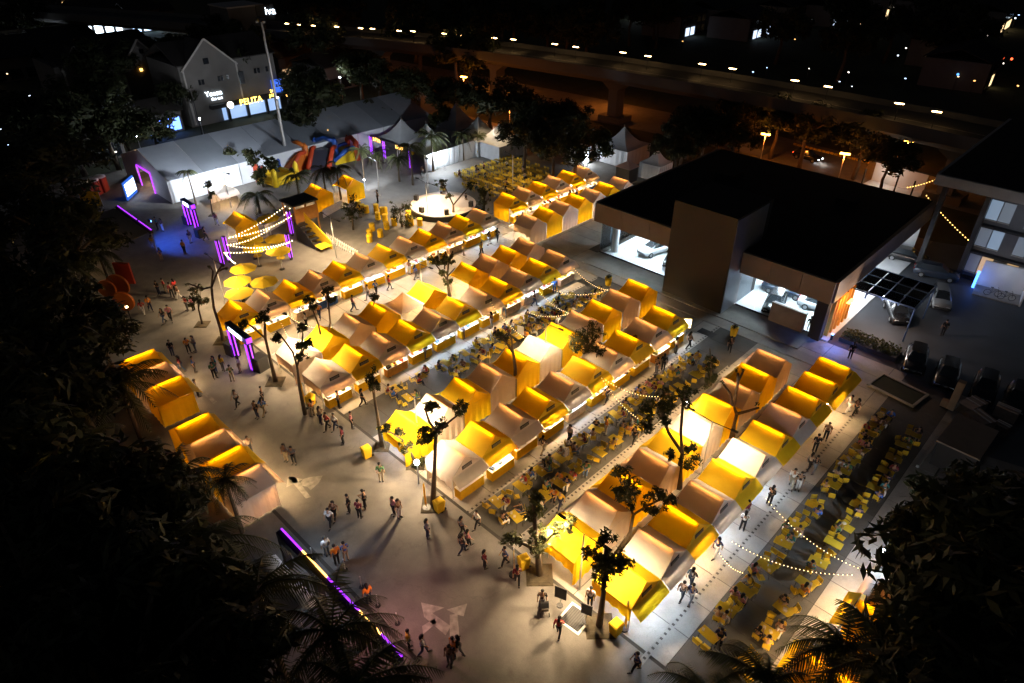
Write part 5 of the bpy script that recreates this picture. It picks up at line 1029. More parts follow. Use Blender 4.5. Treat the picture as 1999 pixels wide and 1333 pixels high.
def table_set(x, y, where, n, rot=0.0, occ=.38, chairs=True, missing=0):
    global NCH
    lab = f"{ORD[n]} yellow table from the near end, {where}"
    o = thing('dining_table', lab, 'table', (x, y, 0), rot, 'yellow tables in the seating lanes'); link('tabletop', ME_T[0], o)
    for l_ in ME_T[1]: link('leg', l_, o)
    for cx, cy, a, side in ((-.29, .58, math.pi, 'far left'), (.29, .58, math.pi, 'far right'), (-.29, -.58, 0, 'near left'), (.29, -.58, 0, 'near right')):
        dx, dy = rz(cx + SD.uniform(-.12, .12), cy + (1 if cy > 0 else -1) * SD.uniform(-.04, .26), rot)
        if SD.random() < .06: continue
        ca = a + rot + SD.uniform(-.6, .6)
        c = thing('chair', f"yellow chair, {side} seat, {ORD[n]} table, {where}", 'chair', (x + dx, y + dy, 0), ca, 'yellow chairs at the tables'); NCH += 1
        link('seat', _s, c); link('backrest', _bk, c); link('leg_frame', _lg, c)
        if SD.random() < occ:
            ox, oy = rz(0, -.06, ca); q = person((x + dx + ox, y + dy + oy), 'sit', ca + math.pi / 2, f"at {ORD[n]} table, {where}", z=-.01)
    if SD.random() < .6:
        for k in range(SD.choice((1, 2))):
            u, v = rz(SD.uniform(-.4, .4), SD.uniform(-.18, .18), rot); i = SD.random() < .5
            t = link('food_box' if i else 'cup', BOXM if i else CUP, None, (x + u, y + v, .75), SD.random() * 6)
            tag(t, f"{'open food box' if i else 'pale paper cup'}{' beside another' if k else ''} on the {ORD[n]} table, {where}", 'food box' if i else 'cup', 'food on the tables')
LANES = [(-39.3, [26.2, 28.9, 31.6, 33.9, 36.4, 38.8, 41.2, 43.6, 46, 48.4], 'upper lane left line', .4), (-37.6, [26.1, 31.9, 34.5, 37.0, 39.4, 41.8, 44.2, 46.6, 49.2, 51.5], 'upper lane right line', .4),
         (-23.85, [23.0, 25.2, 27.3, 29.3, 31.7, 34.0, 36.4, 38.9, 40.9, 43.2, 45.6, 48.0], 'middle lane left line', .5), (-22.0, [22.9, 25.8, 27.5, 29.4, 32.0, 34.1, 36.2, 38.5, 41.0, 43.4, 45.8, 48.2], 'middle lane right line', .5),
         (-8.05, [24.4, 26.6, 28.6, 31.1, 33.6, 35.7, 38.2, 41.0, 42.9, 44.4, 46.2, 48.6, 49.9, 51.4], 'right lane left line', .38), (-5.65, [24.4, 27.0, 28.9, 31.5, 33.6, 35.9, 37.8, 40.2, 42.8, 45.1, 46.9, 48.9, 50.9], 'right lane right line', .38)]
for x, ys, wh, oc in LANES:
    for i, y in enumerate(ys): table_set(x + SD.uniform(-.12, .12), y + SD.uniform(-.08, .08), wh, i + 1, SD.uniform(-.16, .16), oc)
# far food court: tables one by one, their many chairs together
fc = MB(); k = 0
for i in range(7):
    for j in range(7):
        x, y = -75.8 + 1.95 * i + SD.uniform(-.2, .2), 64.2 + 2.05 * j + SD.uniform(-.2, .2)
        if i + j > 10 or (i < 2 and j < 1): continue
        k += 1; a = SD.uniform(-.15, .15)
        o = thing('dining_table', f'yellow table, {ORD[j + 1]} row, {ORD[i + 1]} from the left, far food court', 'table', (x, y, 0), a, 'tables of the far food court'); link('tabletop', ME_T[0], o)
        for l_ in ME_T[1]: link('leg', l_, o)
        for cx, cy, s in ((-.29, .62, 1), (.29, .62, 1), (-.29, -.62, -1), (.29, -.62, -1)):
            dx, dy = rz(cx, cy, a); fc.box((x + dx, y + dy, .44), (.42, .42, .04), a); bx, by = rz(cx, cy + s * .21, a); fc.box((x + bx, y + by, .68), (.42, .03, .36), a)
            for u in (-.17, .17): fc.box((x + dx + u, y + dy + s * .18, .22), (.03, .03, .44), a).box((x + dx + u, y + dy - s * .18, .22), (.03, .03, .44), a)
        if SD.random() < .25: person((x + .3, y - .6), 'sit', math.pi / 2, 'in the far food court')
tag(stuff(fc.build('food_court_chairs', M_CHR)), 'mass of yellow chairs filling the far food court', 'chairs')
# ================================================================= PROPS
def string_light(a, za, b_, zb, label, sag=.5, n=26, r=.045, m=None, led=None):
    A_, B_ = G(*a, za), G(*b_, zb); pts = [A_.lerp(B_, i / n) + Vector((0, 0, -sag * 4 * (i / n) * (1 - i / n))) for i in range(n + 1)]
    o = thing('string_light', label, 'string lights', A_, 0, 'festoon strings of bulbs'); MB().tube([p - A_ for p in pts], .012, 4).build('cable', M_BLACK, o); b = MB()
    for p in pts: b.ball(p - A_ - Vector((0, 0, .06)), r, 6, 4)
    stuff(b.build('bulb', m or M_BULB, o))
M_BULBS = mat('small_warm_bulb', (1, .85, .6), emit=(1, .66, .26), es=3.5, sample=False)
for a, b_, lb, sag, n in (((1496, 972), (1692, 1114), 'longest string of bulbs over the right lane', .8, 44), ((1430, 1056), (1664, 1121), 'string of bulbs over the right lane, second from the far end', .8, 44), ((1405, 1079), (1450, 1117), 'short string of bulbs over the right aisle', .3, 16), ((1175, 737), (1245, 815), 'string of bulbs from the brightest third row front', .4, 26), ((1183, 741), (1302, 772), 'string of bulbs crossing the middle lane', .6, 32), ((955, 585), (1022, 657), 'string of bulbs reaching down to the ivory third row stall', .4, 32), ((1048, 563), (1110, 610), 'upper string of bulbs over the upper lane end', .4, 28), ((1030, 608), (1108, 612), 'flat string of bulbs over the upper lane end', .4, 26), ((1121, 523), (1185, 565), 'string of bulbs from the corner counter to the far third row stall', .5, 28), ((1068, 560), (1186, 565), 'sagging string of bulbs over the far diners', .7, 34), ((562, 614), (614, 638), 'string of bulbs across the upper left aisle', .3, 22), ((549, 630), (565, 659), 'short string of bulbs near the arch', .2, 14)):
    string_light(a, 2.6, b_, 2.6, lb, sag, int(n * .7), .03, M_BULBS)
for a, b_, lb, sag, n in (((447, 464), (571, 390), 'topmost string of bright bulbs over the umbrellas', .4, 26), ((449, 462), (568, 421), 'second string of bright bulbs over the umbrellas', .5, 28), ((444, 477), (525, 446), 'third string of bright bulbs over the umbrellas', .4, 18), ((444, 477), (570, 469), 'fourth string of bright bulbs over the umbrellas', .6, 28), ((438, 492), (563, 473), 'lowest long string of bright bulbs over the umbrellas', .4, 26), ((438, 492), (459, 513), 'short dense string of bulbs at the purple columns', .15, 26), ((555, 418), (572, 396), 'short string of bulbs at the play tower roof', .1, 6)):
    string_light(a, 3.4, b_, 3.6, lb, sag, int(n * .85), .05)
for a, b_, lb, n in (((1809, 381), (1896, 472), 'string of amber bulbs running down beside the terrace', 24), ((1772, 365), (1837, 345), 'string of amber bulbs on the terrace rail', 16), ((1886, 338), (1930, 332), 'string of small amber bulbs at the office corner', 10)):
    string_light(a, 3, b_, 3, lb, .2, int(n * .8), .07, mat('amber_bulb', (1, .7, .3), emit=(1, .55, .12), es=3))
# umbrellas
M_UMB = mat('yellow_umbrella', (.74, .50, .02), .8, .1, 2, trans=.35)
def umbrella(px, py, label, r=1.45):
    p = G(px, py, 2.5); o = thing('patio_umbrella', label, 'umbrella', (p.x, p.y, 0), random.random(), 'yellow patio umbrellas'); n = 8
    b = MB(); b.add([(0, 0, 2.75)] + [(r * math.cos(2 * math.pi * k / n), r * math.sin(2 * math.pi * k / n), 2.3) for k in range(n)], [(0, k + 1, (k + 1) % n + 1) for k in range(n)]); b.build('canopy', M_UMB, o)
    MB().tube([(0, 0, 0), (0, 0, 2.85)], .03, 6).build('pole', M_POST, o); MB().lathe([(.3, 0), (.3, .08), (.08, .12)], 10).build('base', M_BLACK, o)
    for k in range(n): MB().tube([(0, 0, 2.7), (r * math.cos(2 * math.pi * k / n), r * math.sin(2 * math.pi * k / n), 2.28)], .012, 4).build('rib', M_POST, o)
for i, (x, y) in enumerate(((490, 467), (540, 463), (498, 481), (543, 487), (474, 521), (463, 546), (515, 547), (466, 569), (522, 424))): umbrella(x, y, f"yellow octagonal umbrella, {['under the topmost bulbs', 'flat and bright beside the play tower', 'under the lowest bulbs', 'half pale near the right purple column', 'by the black lamp post', 'lower left by the pavement pole', 'lower right of the group', 'nearest the first yellow stall', 'behind the tower bulbs'][i]}")
for i, (x, y) in enumerate(((503, 499), (548, 503), (520, 478))):
    p = G(x, y, .7); t = thing('round_table', f"round yellow table {['left', 'right', 'at the back'][i]} under the umbrellas", 'table', (p.x, p.y, 0)); MB().lathe([(.5, .7), (.5, .74)], 14).build('tabletop', M_TBL, t); MB().tube([(0, 0, 0), (0, 0, .7)], .05, 6).build('pedestal', M_POST, t)
for i, (x, y) in enumerate(((436, 520), (449, 512), (571, 460), (569, 507))):
    p = G(x, y, 0); o = thing('light_column', f"purple light column {['at the far left of the umbrella court', 'inside the left corner of the umbrella court', 'by the tower upper corner', 'by the tower steps'][i]}", 'light column', p); MB().box((0, 0, 1.7), (.25, .25, 3.4)).build('core', M_BLACK, o)
    for s in (-1, 1): MB().box((s * .14, -.14, 1.8), (.06, .06, 2.9)).box((s * .14, .14, 1.8), (.06, .06, 2.9)).build('led_strip', M_PURPLE, o)
lp_ = lamp('court_light', 'POINT', (-68.5, 30.2, 3.0), 190, WARM, .5)
# play tower
M_WOOD = mat('orange_wood', (.42, .19, .05), .6, .2, 2)
p = G(594, 452, 0); pt = thing('play_tower', 'tall wooden play tower with black roof and yellow ramp sides', 'play tower', (p.x, p.y, 0), R(0))
MB().box((0, 0, 4.3), (3.2, 3.6, .16)).build('roof', M_BLACK, pt); MB().box((0, 0, 2.1), (3.0, 3.2, .14)).build('platform', M_WOOD, pt)
for sx in (-1, 1):
    for sy in (-1, 1): MB().box((sx * 1.4, sy * 1.5, 2.1), (.16, .16, 4.2)).build('post', M_WOOD, pt)
MB().box((1.5, 0, 3.0), (.08, 3.2, 1.6)).build('side_panel', M_WOOD, pt)
for i in range(5): MB().box((2.0 + .75 * i, -1.2, 1.9 - .38 * i), (.7, 1.3, .1)).build('tread', M_BLACK, pt)
MB().wallpoly([(1.5, -.45, 0), (7.0, -.45, 0), (7.0, -.45, 1.1), (1.5, -.45, 3.2)], (0, 1, 0), .1).build('yellow_stringer', M_YC, pt); MB().wallpoly([(1.5, -1.95, 0), (5.6, -1.95, 0), (5.6, -1.95, .6), (1.5, -1.95, 2.6)], (0, 1, 0), .06).build('rail', M_BLACK, pt)
for i in range(4): MB().box((6.3 + .0 * i, -1.7 + .42 * i, .5), (1.5, .38, .08)).build('plank', M_YC, pt)
for (a, b_, n_, lb) in (((632, 425), (668, 405), 26, 'white picket fence behind the play tower'), ((520, 455), (566, 430), 26, 'white picket fence behind the bulbs'), ((640, 470), (700, 505), 18, 'low pale wall panel fence behind the upper left row')):
    A_, B_ = G(*a, 0), G(*b_, 0); o = thing('picket_fence', lb, 'fence', A_)
    for i in range(n_):
        q = A_.lerp(B_, i / (n_ - 1)) - A_; MB().box((q.x, q.y, .55), (.07, .07, 1.1)).build('picket', M_WT, o)
    for z in (.3, .9): MB().tube([(0, 0, z), (B_.x - A_.x, B_.y - A_.y, z)], .03, 4).build('rail', M_WT, o)
# round stage
sg_ = thing('round_stage', 'round low stage with cream top and dark rim', 'stage', (-68.0, 56.2, 0)); MB().lathe([(4.7, 0), (4.7, .72), (4.6, .76)], 40).build('rim', M_BLACK, sg_); MB().lathe([(4.5, .77), (4.5, .80), (.01, .82)], 40).build('stage_floor', mat('cream_floor', (.62, .5, .4), .5, .12, .8), sg_)
for i, a in enumerate((-.6, .5, -1.5, 3.6)): s = thing('stage_speaker', f"black stage speaker {['on the near right rim', 'on the far right rim', 'on the near left rim', 'at the back left'][i]}", 'speaker', (-68 + 4 * math.cos(a), 56.2 + 4 * math.sin(a), .82), a); MB().box((0, 0, .35), (.5, .6, .7)).build('cabinet', M_BLACK, s); MB().lathe([(.2, 0), (.2, .02)], 12, (0, 0, .71)).build('cone', M_LEG, s)
lamp('stage_light', 'SPOT', (-72.5, 57.5, 5.5), 1500, (1, .86, .7), .3, None, 80, .5, (-67.6, 55.6, .8)); o = thing('stage_lamp_post', 'lamp post lighting the round stage from behind', 'lamp', (-72.8, 57.6, 0)); MB().tube([(0, 0, 0), (0, 0, 5.6)], .06, 6).build('pole', M_POST, o); MB().box((.15, 0, 5.65), (.4, .4, .12)).build('lamp_head', M_BLACK, o)
# inflatables
M_IY = mat('yellow_vinyl', (.75, .50, .02), .4, .08, 1); M_IR = mat('red_vinyl', (.50, .06, .02), .4, .08, 1); M_IB = mat('blue_vinyl', (.03, .10, .42), .4, .08, 1); M_IO = mat('orange_vinyl', (.55, .14, .02), .4, .08, 1)
p = G(543, 352, 0); o = thing('bouncy_castle', 'yellow bouncy castle with red slide and blue rim', 'bouncy castle', (p.x, p.y, 0), R(10))
for z in (.35, .95): 
    for a, b_ in (((-2, -2), (2, -2)), ((2, -2), (2, 2)), ((2, 2), (-2, 2)), ((-2, 2), (-2, -2))): MB().tube([(a[0], a[1], z), (b_[0], b_[1], z)], .34, 10).build('wall_tube', M_IY, o, True)
MB().box((0, 0, .3), (3.8, 3.8, .5)).build('bed', M_IY, o)
for sx, sy, m in ((-1, -1, M_IR), (1, -1, M_IY), (1, 1, M_IY), (-1, 1, M_IB)): MB().lathe([(.42, 0), (.42, 2.2), (.3, 2.5), (.02, 2.9)], 12, (sx * 2, sy * 2, 0)).build('corner_tower', m, o, True)
MB().wallpoly([(-2.2, -1.2, 0), (-4.4, -1.2, 0), (-2.2, -1.2, 2.0)], (0, 1, 0), 2.0).build('slide', M_IR, o); MB().tube([(-2.3, -1.2, 2.1), (-4.5, -1.2, .3)], .26, 8).tube([(-2.3, .8, 2.1), (-4.5, .8, .3)], .26, 8).build('slide_rail', M_IB, o, True)
def slide(px, py, label, h, w, L, rot, m0, m1, m2):
    p = G(px, py, 0); o = thing('inflatable_slide', label, 'inflatable slide', (p.x, p.y, 0), rot)
    MB().wallpoly([(0, -w / 2, 0), (L, -w / 2, 0), (L, -w / 2, .4), (1.6, -w / 2, h), (0, -w / 2, h)], (0, 1, 0), w).build('body', m0, o)
    for s in (-1, 1): MB().tube([(0, s * w / 2, h + .2), (1.6, s * w / 2, h + .2), (L, s * w / 2, .5)], .38, 10).build('side_tube', m1, o, True)
    for s in (-1, 1): MB().lathe([(.45, 0), (.45, h + 1.0), (.05, h + 1.6)], 10, (0, s * w / 2, 0)).build('tower', m2, o, True)
    MB().tube([(0, -w / 2, h + 1.0), (0, 0, h + 1.5), (0, w / 2, h + 1.0)], .35, 10).build('arch', m2, o, True)
slide(588, 325, 'big orange inflatable slide beside the mast', 2.4, 2.8, 4.4, R(-70), M_IO, M_IR, M_IO); slide(640, 318, 'blue and red inflatable slide against the marquee wall', 2.6, 3.2, 4.6, R(-50), mat('dark_vinyl', (.05, .05, .07), .4, .1, 1), M_IR, M_IB); slide(690, 308, 'yellow inflatable slide with blue and red edges', 1.9, 2.8, 4.8, R(-95), M_IY, M_IB, M_IR)
# stalls standing apart
def stall_at(kind, px, py, rot, label, **k):
    p = G(px, py, 3.2); c = 1.3 if rot == math.pi else -1.3; stall(kind, p.x - c if rot == math.pi else p.x - 1.3, p.y, rot, label, group='gabled stalls in the market rows', **k)
for px, py, lb in ((628, 367, 'yellow stall standing alone behind the play tower'), (690, 349, 'yellow stall standing alone nearest the round stage palms'), (476, 423, 'yellow stall standing alone left of the string lights')):
    p = G(px, py, 3.2); stall('Y', p.x - 1.3, p.y, math.pi, lb, group='gabled stalls in the market rows', lampk=1)
p = G(432, 362, 2.7); stall('W', p.x, p.y, 0, 'white stall standing alone before the marquee wall', lampk=1, sign=False)
for k_, px, py, lb in (('Y', 1722, 1210, 'yellow stall under palm fronds at the bottom right'), ('W', 1760, 1165, 'ivory stall under the dark right tree'), ('Y', 1612, 1312, 'yellow stall at the bottom edge behind palms')):
    p = G(px, py, 2.7); stall(k_, p.x, p.y, math.pi, lb, lampk=1, sides='lr')
# gates
def arch(x0, x1, y, h, label, sign=True):
    o = thing('light_arch', label, 'arch', ((x0 + x1) / 2, y, 0)); w = (x1 - x0) / 2
    for s in (-1, 1):
        MB().box((s * w, 0, h / 2), (.5, .5, h)).build('column', M_BLACK, o)
        for d in (-.12, .12): MB().box((s * w + d, -.28, h / 2), (.07, .07, h - .3)).build('led_strip', M_PURPLE, o)
        MB().box((s * w + .28, 0, h / 2), (.07, .1, h - .3)).build('led_strip', M_PURPLE, o)
    MB().box((0, 0, h + .3), (2 * w + .6, .6, .6)).build('beam', mat('blue_beam', (.03, .05, .14), .5, .1, 2), o)
    MB().box((0, -.32, h + .3), (2 * w - .9, .05, .4)).build('sign_panel', mat('arch_sign_glow', (1, 1, 1), emit=(.75, .85, 1), es=3.0), o); MB().box((w + .33, 0, h + .3), (.06, .5, .5)).build('led_strip', M_PURPLE, o)
    lamp('arch_light', 'POINT', (0, -1.0, h - .3), 22, (.35, .25, 1), .3, o); return o
arch(-54.9, -51.6, 19.4, 3.0, 'purple lit entrance arch at the near end of the first row'); arch(-87.6, -85.2, 29.5, 3.0, 'purple lit arch in front of the marquee')
for i, (x, y, s) in enumerate(((510, 720, 1.1), (456, 690, 1.0), (368, 437, .9), (392, 462, .9))): p = G(x, y, 0); o = thing('speaker_stack', f"black cabinet {['right of the first purple arch', 'left of the first purple arch', 'left of the arch before the marquee', 'below the arch before the marquee'][i]}", 'speaker', (p.x, p.y, 0), .2); MB().box((0, 0, s * .65), (s, s, s * 1.3)).build('cabinet', M_BLACK, o); MB().box((0, -s / 2 - .01, s * .65), (s * .8, .03, s)).build('grille', M_LEG, o)
gt = thing('entrance_gate', 'long entrance gate beam lined with purple and amber light', 'gate', (-24.0, 10.25, 0)); MB().box((0, 0, 3.1), (12.0, .45, .7)).build('beam', M_BLACK, gt)
for a, b_, m in ((-6, -3.6, M_PURPLE), (-3.6, -.9, M_AMBER), (-.9, 2.2, M_PURPLE), (2.2, 4.2, M_AMBER), (4.2, 6, M_PURPLE)): MB().box(((a + b_) / 2, .16, 3.49), (b_ - a - .04, .1, .08)).build('led_strip', m, gt)
for x in (-5.9, -2, 2, 5.9): MB().box((x, 0, 1.4), (.4, .4, 2.75)).build('post', M_BLACK, gt)
lamp('gate_light', 'POINT', (-21.5, 12.5, 3.2), 200, (1, .42, .42), .8); lamp('gate_light', 'POINT', (-29.0, 11.8, 3.0), 110, (.55, .75, 1), .6)
tg = thing('truss_gate', 'truss gate with purple light line at the left of the court', 'gate', (-87.2, 23.0, 0)); MB().box((0, 0, 2.9), (10.8, .4, .4)).build('beam', M_BLACK, tg); MB().box((-2.2, .1, 3.13), (6.2, .1, .08)).build('led_strip', M_PURPLE, tg); MB().box((3.4, .1, 3.13), (3.8, .1, .08)).build('led_strip', M_PURPLE, tg); MB().wallpoly([(-5.4, -.3, 2.9), (5.4, -.3, 2.9), (5.4, -5.0, 2.2), (-5.4, -5.0, 2.2)], (0, 0, 1), .05).build('canopy', mat('grey_canvas', (.16, .16, .17), .8, .1, 1), tg)
for x in (-5.2, 5.2):
    for y in (0, -4.8): MB().tube([(x, y, 0), (x, y, 2.8 if y == 0 else 2.2)], .08, 6).build('post', M_POST, tg)
lamp('blue_flood_light', 'SPOT', (-84.5, 24.2, 3.6), 1100, (.03, .12, 1.0), .3, None, 120, .4, (-84.0, 27.2, 0)); o = thing('blue_flood', 'blue floodlight fixed above the truss gate', 'lamp', (-84.5, 23.9, 2.98)); MB().box((0, 0, .3), (.3, .3, .3)).build('housing', M_BLACK, o); MB().box((0, .17, .2), (.24, .04, .2)).build('lens', MATS['blue_led'], o)
# lit notice board, portable toilets, coloured shapes
p = G(259, 384, 0); o = thing('lit_board', 'large blue and white lit notice board by the marquee end', 'board', (p.x, p.y, 0), R(48)); MB().box((0, 0, 1.35), (.2, 3.3, 2.5)).build('frame', mat('blue_board', (.02, .08, .35), emit=(.02, .10, .5), es=.6), o)
for r_ in range(4):
    for c in range(5): MB().box((.13, -1.3 + .65 * c, .75 + .46 * r_), (.04, .5, .34)).build('white_tile', mat('white_tile_glow', (.8, .9, 1), emit=(.6, .8, 1), es=2.2), o)
for i, (x, y) in enumerate(((176, 386), (190, 380), (203, 373))):
    p = G(x, y, 0); o = thing('portable_toilet', f"{['left', 'middle', 'right'][i]} red portable toilet with white dome roof", 'portable toilet', (p.x, p.y, 0), R(40), 'red portable toilets'); MB().box((0, 0, 1.05), (1.2, 1.2, 2.1)).build('cabin', mat('red_plastic', (.32, .04, .02), .5, .1, 2), o); MB().lathe([(.82, 2.1), (.8, 2.25), (.5, 2.4), (.02, 2.45)], 12).build('roof', M_WT, o, True); MB().box((.61, 0, 1.0), (.03, .8, 1.8)).build('door', M_IR, o)
for i, (x, y, m, r) in enumerate(((215, 585, M_IO, 1.0), (236, 578, M_IO, 1.25), (250, 560, M_IR, .9), (248, 610, M_IO, 1.1))):
    p = G(x, y, 0); o = thing('cutout_board', f"{['smallest orange round', 'large orange round', 'tall red square', 'lowest orange arched'][i]} display board at the dark left edge", 'display board', (p.x, p.y, 0), R(40)); 
    pts = [(r * math.cos(a), 0, 1.3 + r * math.sin(a)) for a in [2 * math.pi * q / 20 for q in range(20)]] if i != 2 else [(-r, 0, .4), (r, 0, .4), (r, 0, 2.9), (-r, 0, 2.9)]
    MB().wallpoly(pts, (0, 1, 0), .25).build('face', m, o); MB().box((0, .6, .3), (.2, 1.2, .1)).box((0, .3, .6), (.1, .1, 1.2)).build('stand', M_BLACK, o)
lamp('board_light', 'POINT', G(262, 640, 2.5), 60, (1, .75, .5), .3); 
p = G(262, 640, 0); o = thing('bollard_lamp', 'low lamp facing the orange display boards', 'lamp', (p.x, p.y, 0)); MB().tube([(0, 0, 0), (0, 0, 2.4)], .05, 6).build('pole', M_BLACK, o); MB().box((0, 0, 2.42), (.2, .2, .1)).build('lamp_head', M_BULB, o)
p = G(182, 403, 0); o = thing('yellow_screen', 'yellow cloth screen at the dark left end of the court', 'screen', (p.x, p.y, 0), R(35)); MB().grid([[(-1.6 + .2 * i, .06 * (i % 2), z) for z in (.1, 2.2)] for i in range(17)]).build('cloth', M_YC, o); MB().tube([(-1.6, 0, 0), (-1.6, 0, 2.3), (1.6, 0, 2.3), (1.6, 0, 0)], .03, 5).build('frame', M_POST, o)
# bins
ME_BIN = (MB().add([(-.24, -.26, .06), (.24, -.26, .06), (.24, .26, .06), (-.24, .26, .06), (-.3, -.34, .95), (.3, -.34, .95), (.3, .34, .95), (-.3, .34, .95)], [(3, 2, 1, 0), (4, 5, 6, 7), (0, 1, 5, 4), (1, 2, 6, 5), (2, 3, 7, 6), (3, 0, 4, 7)]).mesh('bin_body', M_YC), MB().add([(-.32, -.36, .96), (.32, -.36, .96), (.32, .36, .96), (-.32, .36, .96), (-.26, -.3, 1.04), (.26, -.3, 1.04), (.26, .3, 1.04), (-.26, .3, 1.04)], [(3, 2, 1, 0), (4, 5, 6, 7), (0, 1, 5, 4), (1, 2, 6, 5), (2, 3, 7, 6), (3, 0, 4, 7)]).mesh('bin_lid', M_YC), MB().tube([(-.2, .38, .1), (-.14, .38, .1)], .1, 8).mesh('wheel', M_TYRE))
for x, y, lb in ((717, 892, 'yellow wheeled bin on the asphalt below the second front row'), (858, 997, 'yellow wheeled bin beside the floodlit forked tree'), (1201, 1236, 'yellow wheeled bin at the foot of the nearest tree'), (608, 790, 'yellow bin by the flagged tree'), (1022, 1108, 'yellow bin left of the leafy tree by the nearest stalls'), (805, 302, 'yellow bin by the purple columns'), (955, 300, 'yellow bin near the far food court')):
    o = thing('wheeled_bin', lb, 'bin', G(x, y, 0), random.uniform(-.4, .4), 'yellow wheeled bins'); [link(n_, m, o) for n_, m in zip(('bin_body', 'bin_lid', 'wheel'), ME_BIN)]; link('wheel', ME_BIN[2], o, (.34, 0, 0))
for x, y, lb in ((1187, 556, 'tall yellow planter pot on the showroom apron'), (1431, 655, 'yellow planter pot by the showroom right bay')):
    o = thing('planter_pot', lb, 'planter', G(x, y, 0)); MB().lathe([(.3, 0), (.42, .95), (.36, .95)], 8).build('pot', M_YC, o); b = MB(); leaf_clump(b, (0, 0, 1.05), .32, 60, random.Random(1), .09); b.build('foliage', M_LEAF, o)
# barrels with drawn faces seen as dark marks
for i, (x, y) in enumerate(((735, 412), (747, 418), (738, 428), (752, 432), (770, 440), (755, 447), (727, 450), (743, 462), (722, 472), (722, 462), (797, 432), (820, 440), (803, 440), (708, 412), (700, 406), (716, 415), (752, 418), (798, 425))):
    o = thing('yellow_drum', f"{ORD[min(i + 1, 15)] if i < 15 else ['sixteenth', 'seventeenth', 'eighteenth'][i - 15]} yellow drum seat among the trees left of the stage", 'drum', G(x, y, 0), random.random() * 6, 'yellow drum seats'); MB().lathe([(.34, 0), (.37, .08), (.35, .5), (.37, .95), (.34, 1.0)], 12).build('drum', M_YC, o); MB().box((.36, -.1, .7), (.03, .06, .12)).box((.36, .1, .7), (.03, .06, .12)).box((.365, 0, .45), (.03, .26, .05)).build('printed_mark', M_BLACK, o)
# feather flags
def feather(px, py, label, h=3.2, m=None, rot=0.0):
    o = thing('feather_flag', label, 'flag', G(px, py, 0), rot); MB().tube([(0, 0, 0), (0, 0, h * .8), (.15, 0, h), (.45, 0, h + .05)], .02, 5).build('pole', M_POST, o); MB().lathe([(.32, 0), (.3, .1)], 10).build('base', M_BLACK, o)
    pts = [(.03, 0, .6), (.55, .02, .8), (.66, .0, h * .75), (.6, -.02, h * .95), (.42, 0, h), (.12, 0, h * .95), (.03, 0, h * .8)]; MB().wallpoly(pts, (0, 1, 0), .012).build('cloth', m or M_Y, o)
    b = MB()
    for k in range(5): b.box((.33, .014, 1.0 + .32 * k), (.3, .012, .09))
    b.build('printed_mark', mat('orange_print', (.5, .15, .02), .7, .2, 3), o)
for a in ((833, 992, 'yellow feather flag under the floodlit forked tree', 2.8, None, -.8), (598, 795, 'tall yellow feather flag on the flagged tree', 3.6, None, -.6), (1218, 1226, 'yellow feather flag in front of the nearest stall', 2.8, None, -.9), (1003, 1122, 'narrow red and yellow flag left of the nearest stalls', 2.9, None, -.8), (1226, 706, 'dark feather flag at the third front row', 3.0, M_SIGN, .8), (957, 735, 'pale feather flag in the upper lane', 2.8, M_W, -.8)): feather(*a)
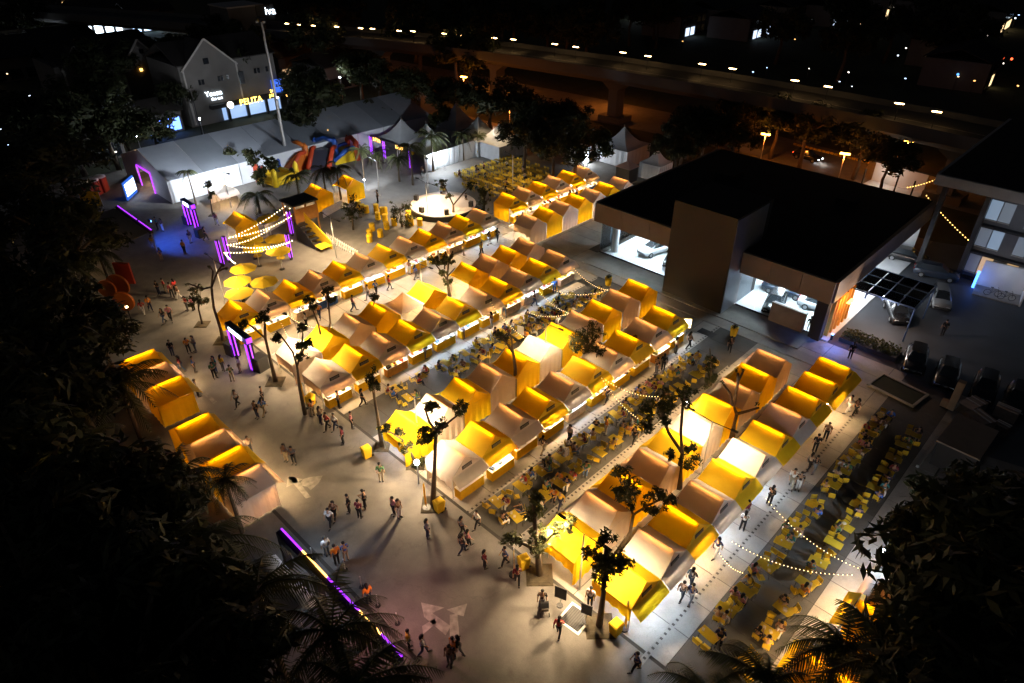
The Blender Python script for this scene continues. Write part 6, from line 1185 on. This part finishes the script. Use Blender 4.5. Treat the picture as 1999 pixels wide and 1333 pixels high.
# standing signs
for x, y, lb, s, m in ((1093, 1182, 'small dark poster stand on the bright paving', 1.0, M_SIGN), (1143, 1214, 'dark easel sign beside the near tree', .9, M_SIGN), (1196, 740, 'blank bright white board at the third row front', 1.3, M_WT), (1016, 665, 'white menu board in the upper lane', .9, M_WT)):
    o = thing('poster_stand', lb, 'sign', G(x, y, 0), R(20)); MB().box((0, 0, 1.2), (s * .75, .04, s)).build('poster', m, o); MB().tube([(0, .03, 0), (0, .03, 1.0)], .02, 5).build('stem', M_POST, o); MB().lathe([(.22, 0), (.2, .05)], 8).build('base', M_BLACK, o)
o = thing('box_sign', 'lit white square box sign at the end of the third front row', 'sign', G(1337, 652, 0), R(40)); MB().box((0, 0, 1.3), (.9, .2, 1.1)).build('frame', M_YC, o); MB().box((0, -.11, 1.3), (.78, .03, .95)).build('face', mat('box_sign_glow', (1, 1, .9), emit=(1, .93, .75), es=4), o); MB().tube([(0, 0, 0), (0, 0, .75)], .04, 6).build('stem', M_POST, o)
b = MB()
for k in range(8): b.box((.28 * math.cos(k * .78), -.13, 1.3 + .28 * math.sin(k * .78)), (.1, .02, .06))
b.build('ring_mark', M_BLACK, o)
# stroller
o = thing('stroller', 'dark pushchair by the nearest tree planter', 'stroller', G(1062, 1192, 0), R(-40)); MB().grid([[(-.3 + .6 * i / 6, y, .55 + .35 * math.sin(i / 6 * math.pi)) for y in (-.25, .25)] for i in range(7)]).build('hood', M_BLACK, o); MB().box((.05, 0, .45), (.7, .42, .16), 0, .3).build('seat', M_LEG, o); MB().tube([(-.75, 0, 1.05), (-.35, 0, .6), (.4, 0, .15)], .02, 5).build('handle', M_POST, o)
for x in (-.35, .4):
    for y in (-.26, .26): MB().tube([(x, y - .02, .13), (x, y + .02, .13)], .13, 10).build('wheel', M_TYRE, o)
# queue posts at the gate
for i, (x, y) in enumerate(((611, 1090), (674, 1112), (706, 1146), (738, 1182), (776, 1217), (823, 1105 + 0))):
    if i == 5: continue
    o = thing('queue_post', f"{ORD[i + 1]} slim queue post from the far end of the gate", 'post', G(x, y, 0)); MB().tube([(0, 0, 0), (0, 0, 1.0)], .025, 6).build('stem', M_POST, o); MB().lathe([(.18, 0), (.16, .04)], 10).build('base', M_BLACK, o); MB().ball((0, 0, 1.0), .05, 6, 4).build('knob', M_POST, o)
o = thing('gate_awning', 'grey canvas awning behind the entrance gate', 'awning', (-27.0, 8.2, 0)); MB().grid([[(-2.5 + i, -1.3, 2.2), (-2.5 + i, 0, 3.0 - .1 * (i % 2)), (-2.5 + i, 1.3, 2.3)] for i in range(6)]).build('canopy', M_MARQ, o, True)
for x in (-2.4, 2.4): MB().tube([(x, 0, 0), (x, 0, 2.9)], .05, 6).build('post', M_POST, o)
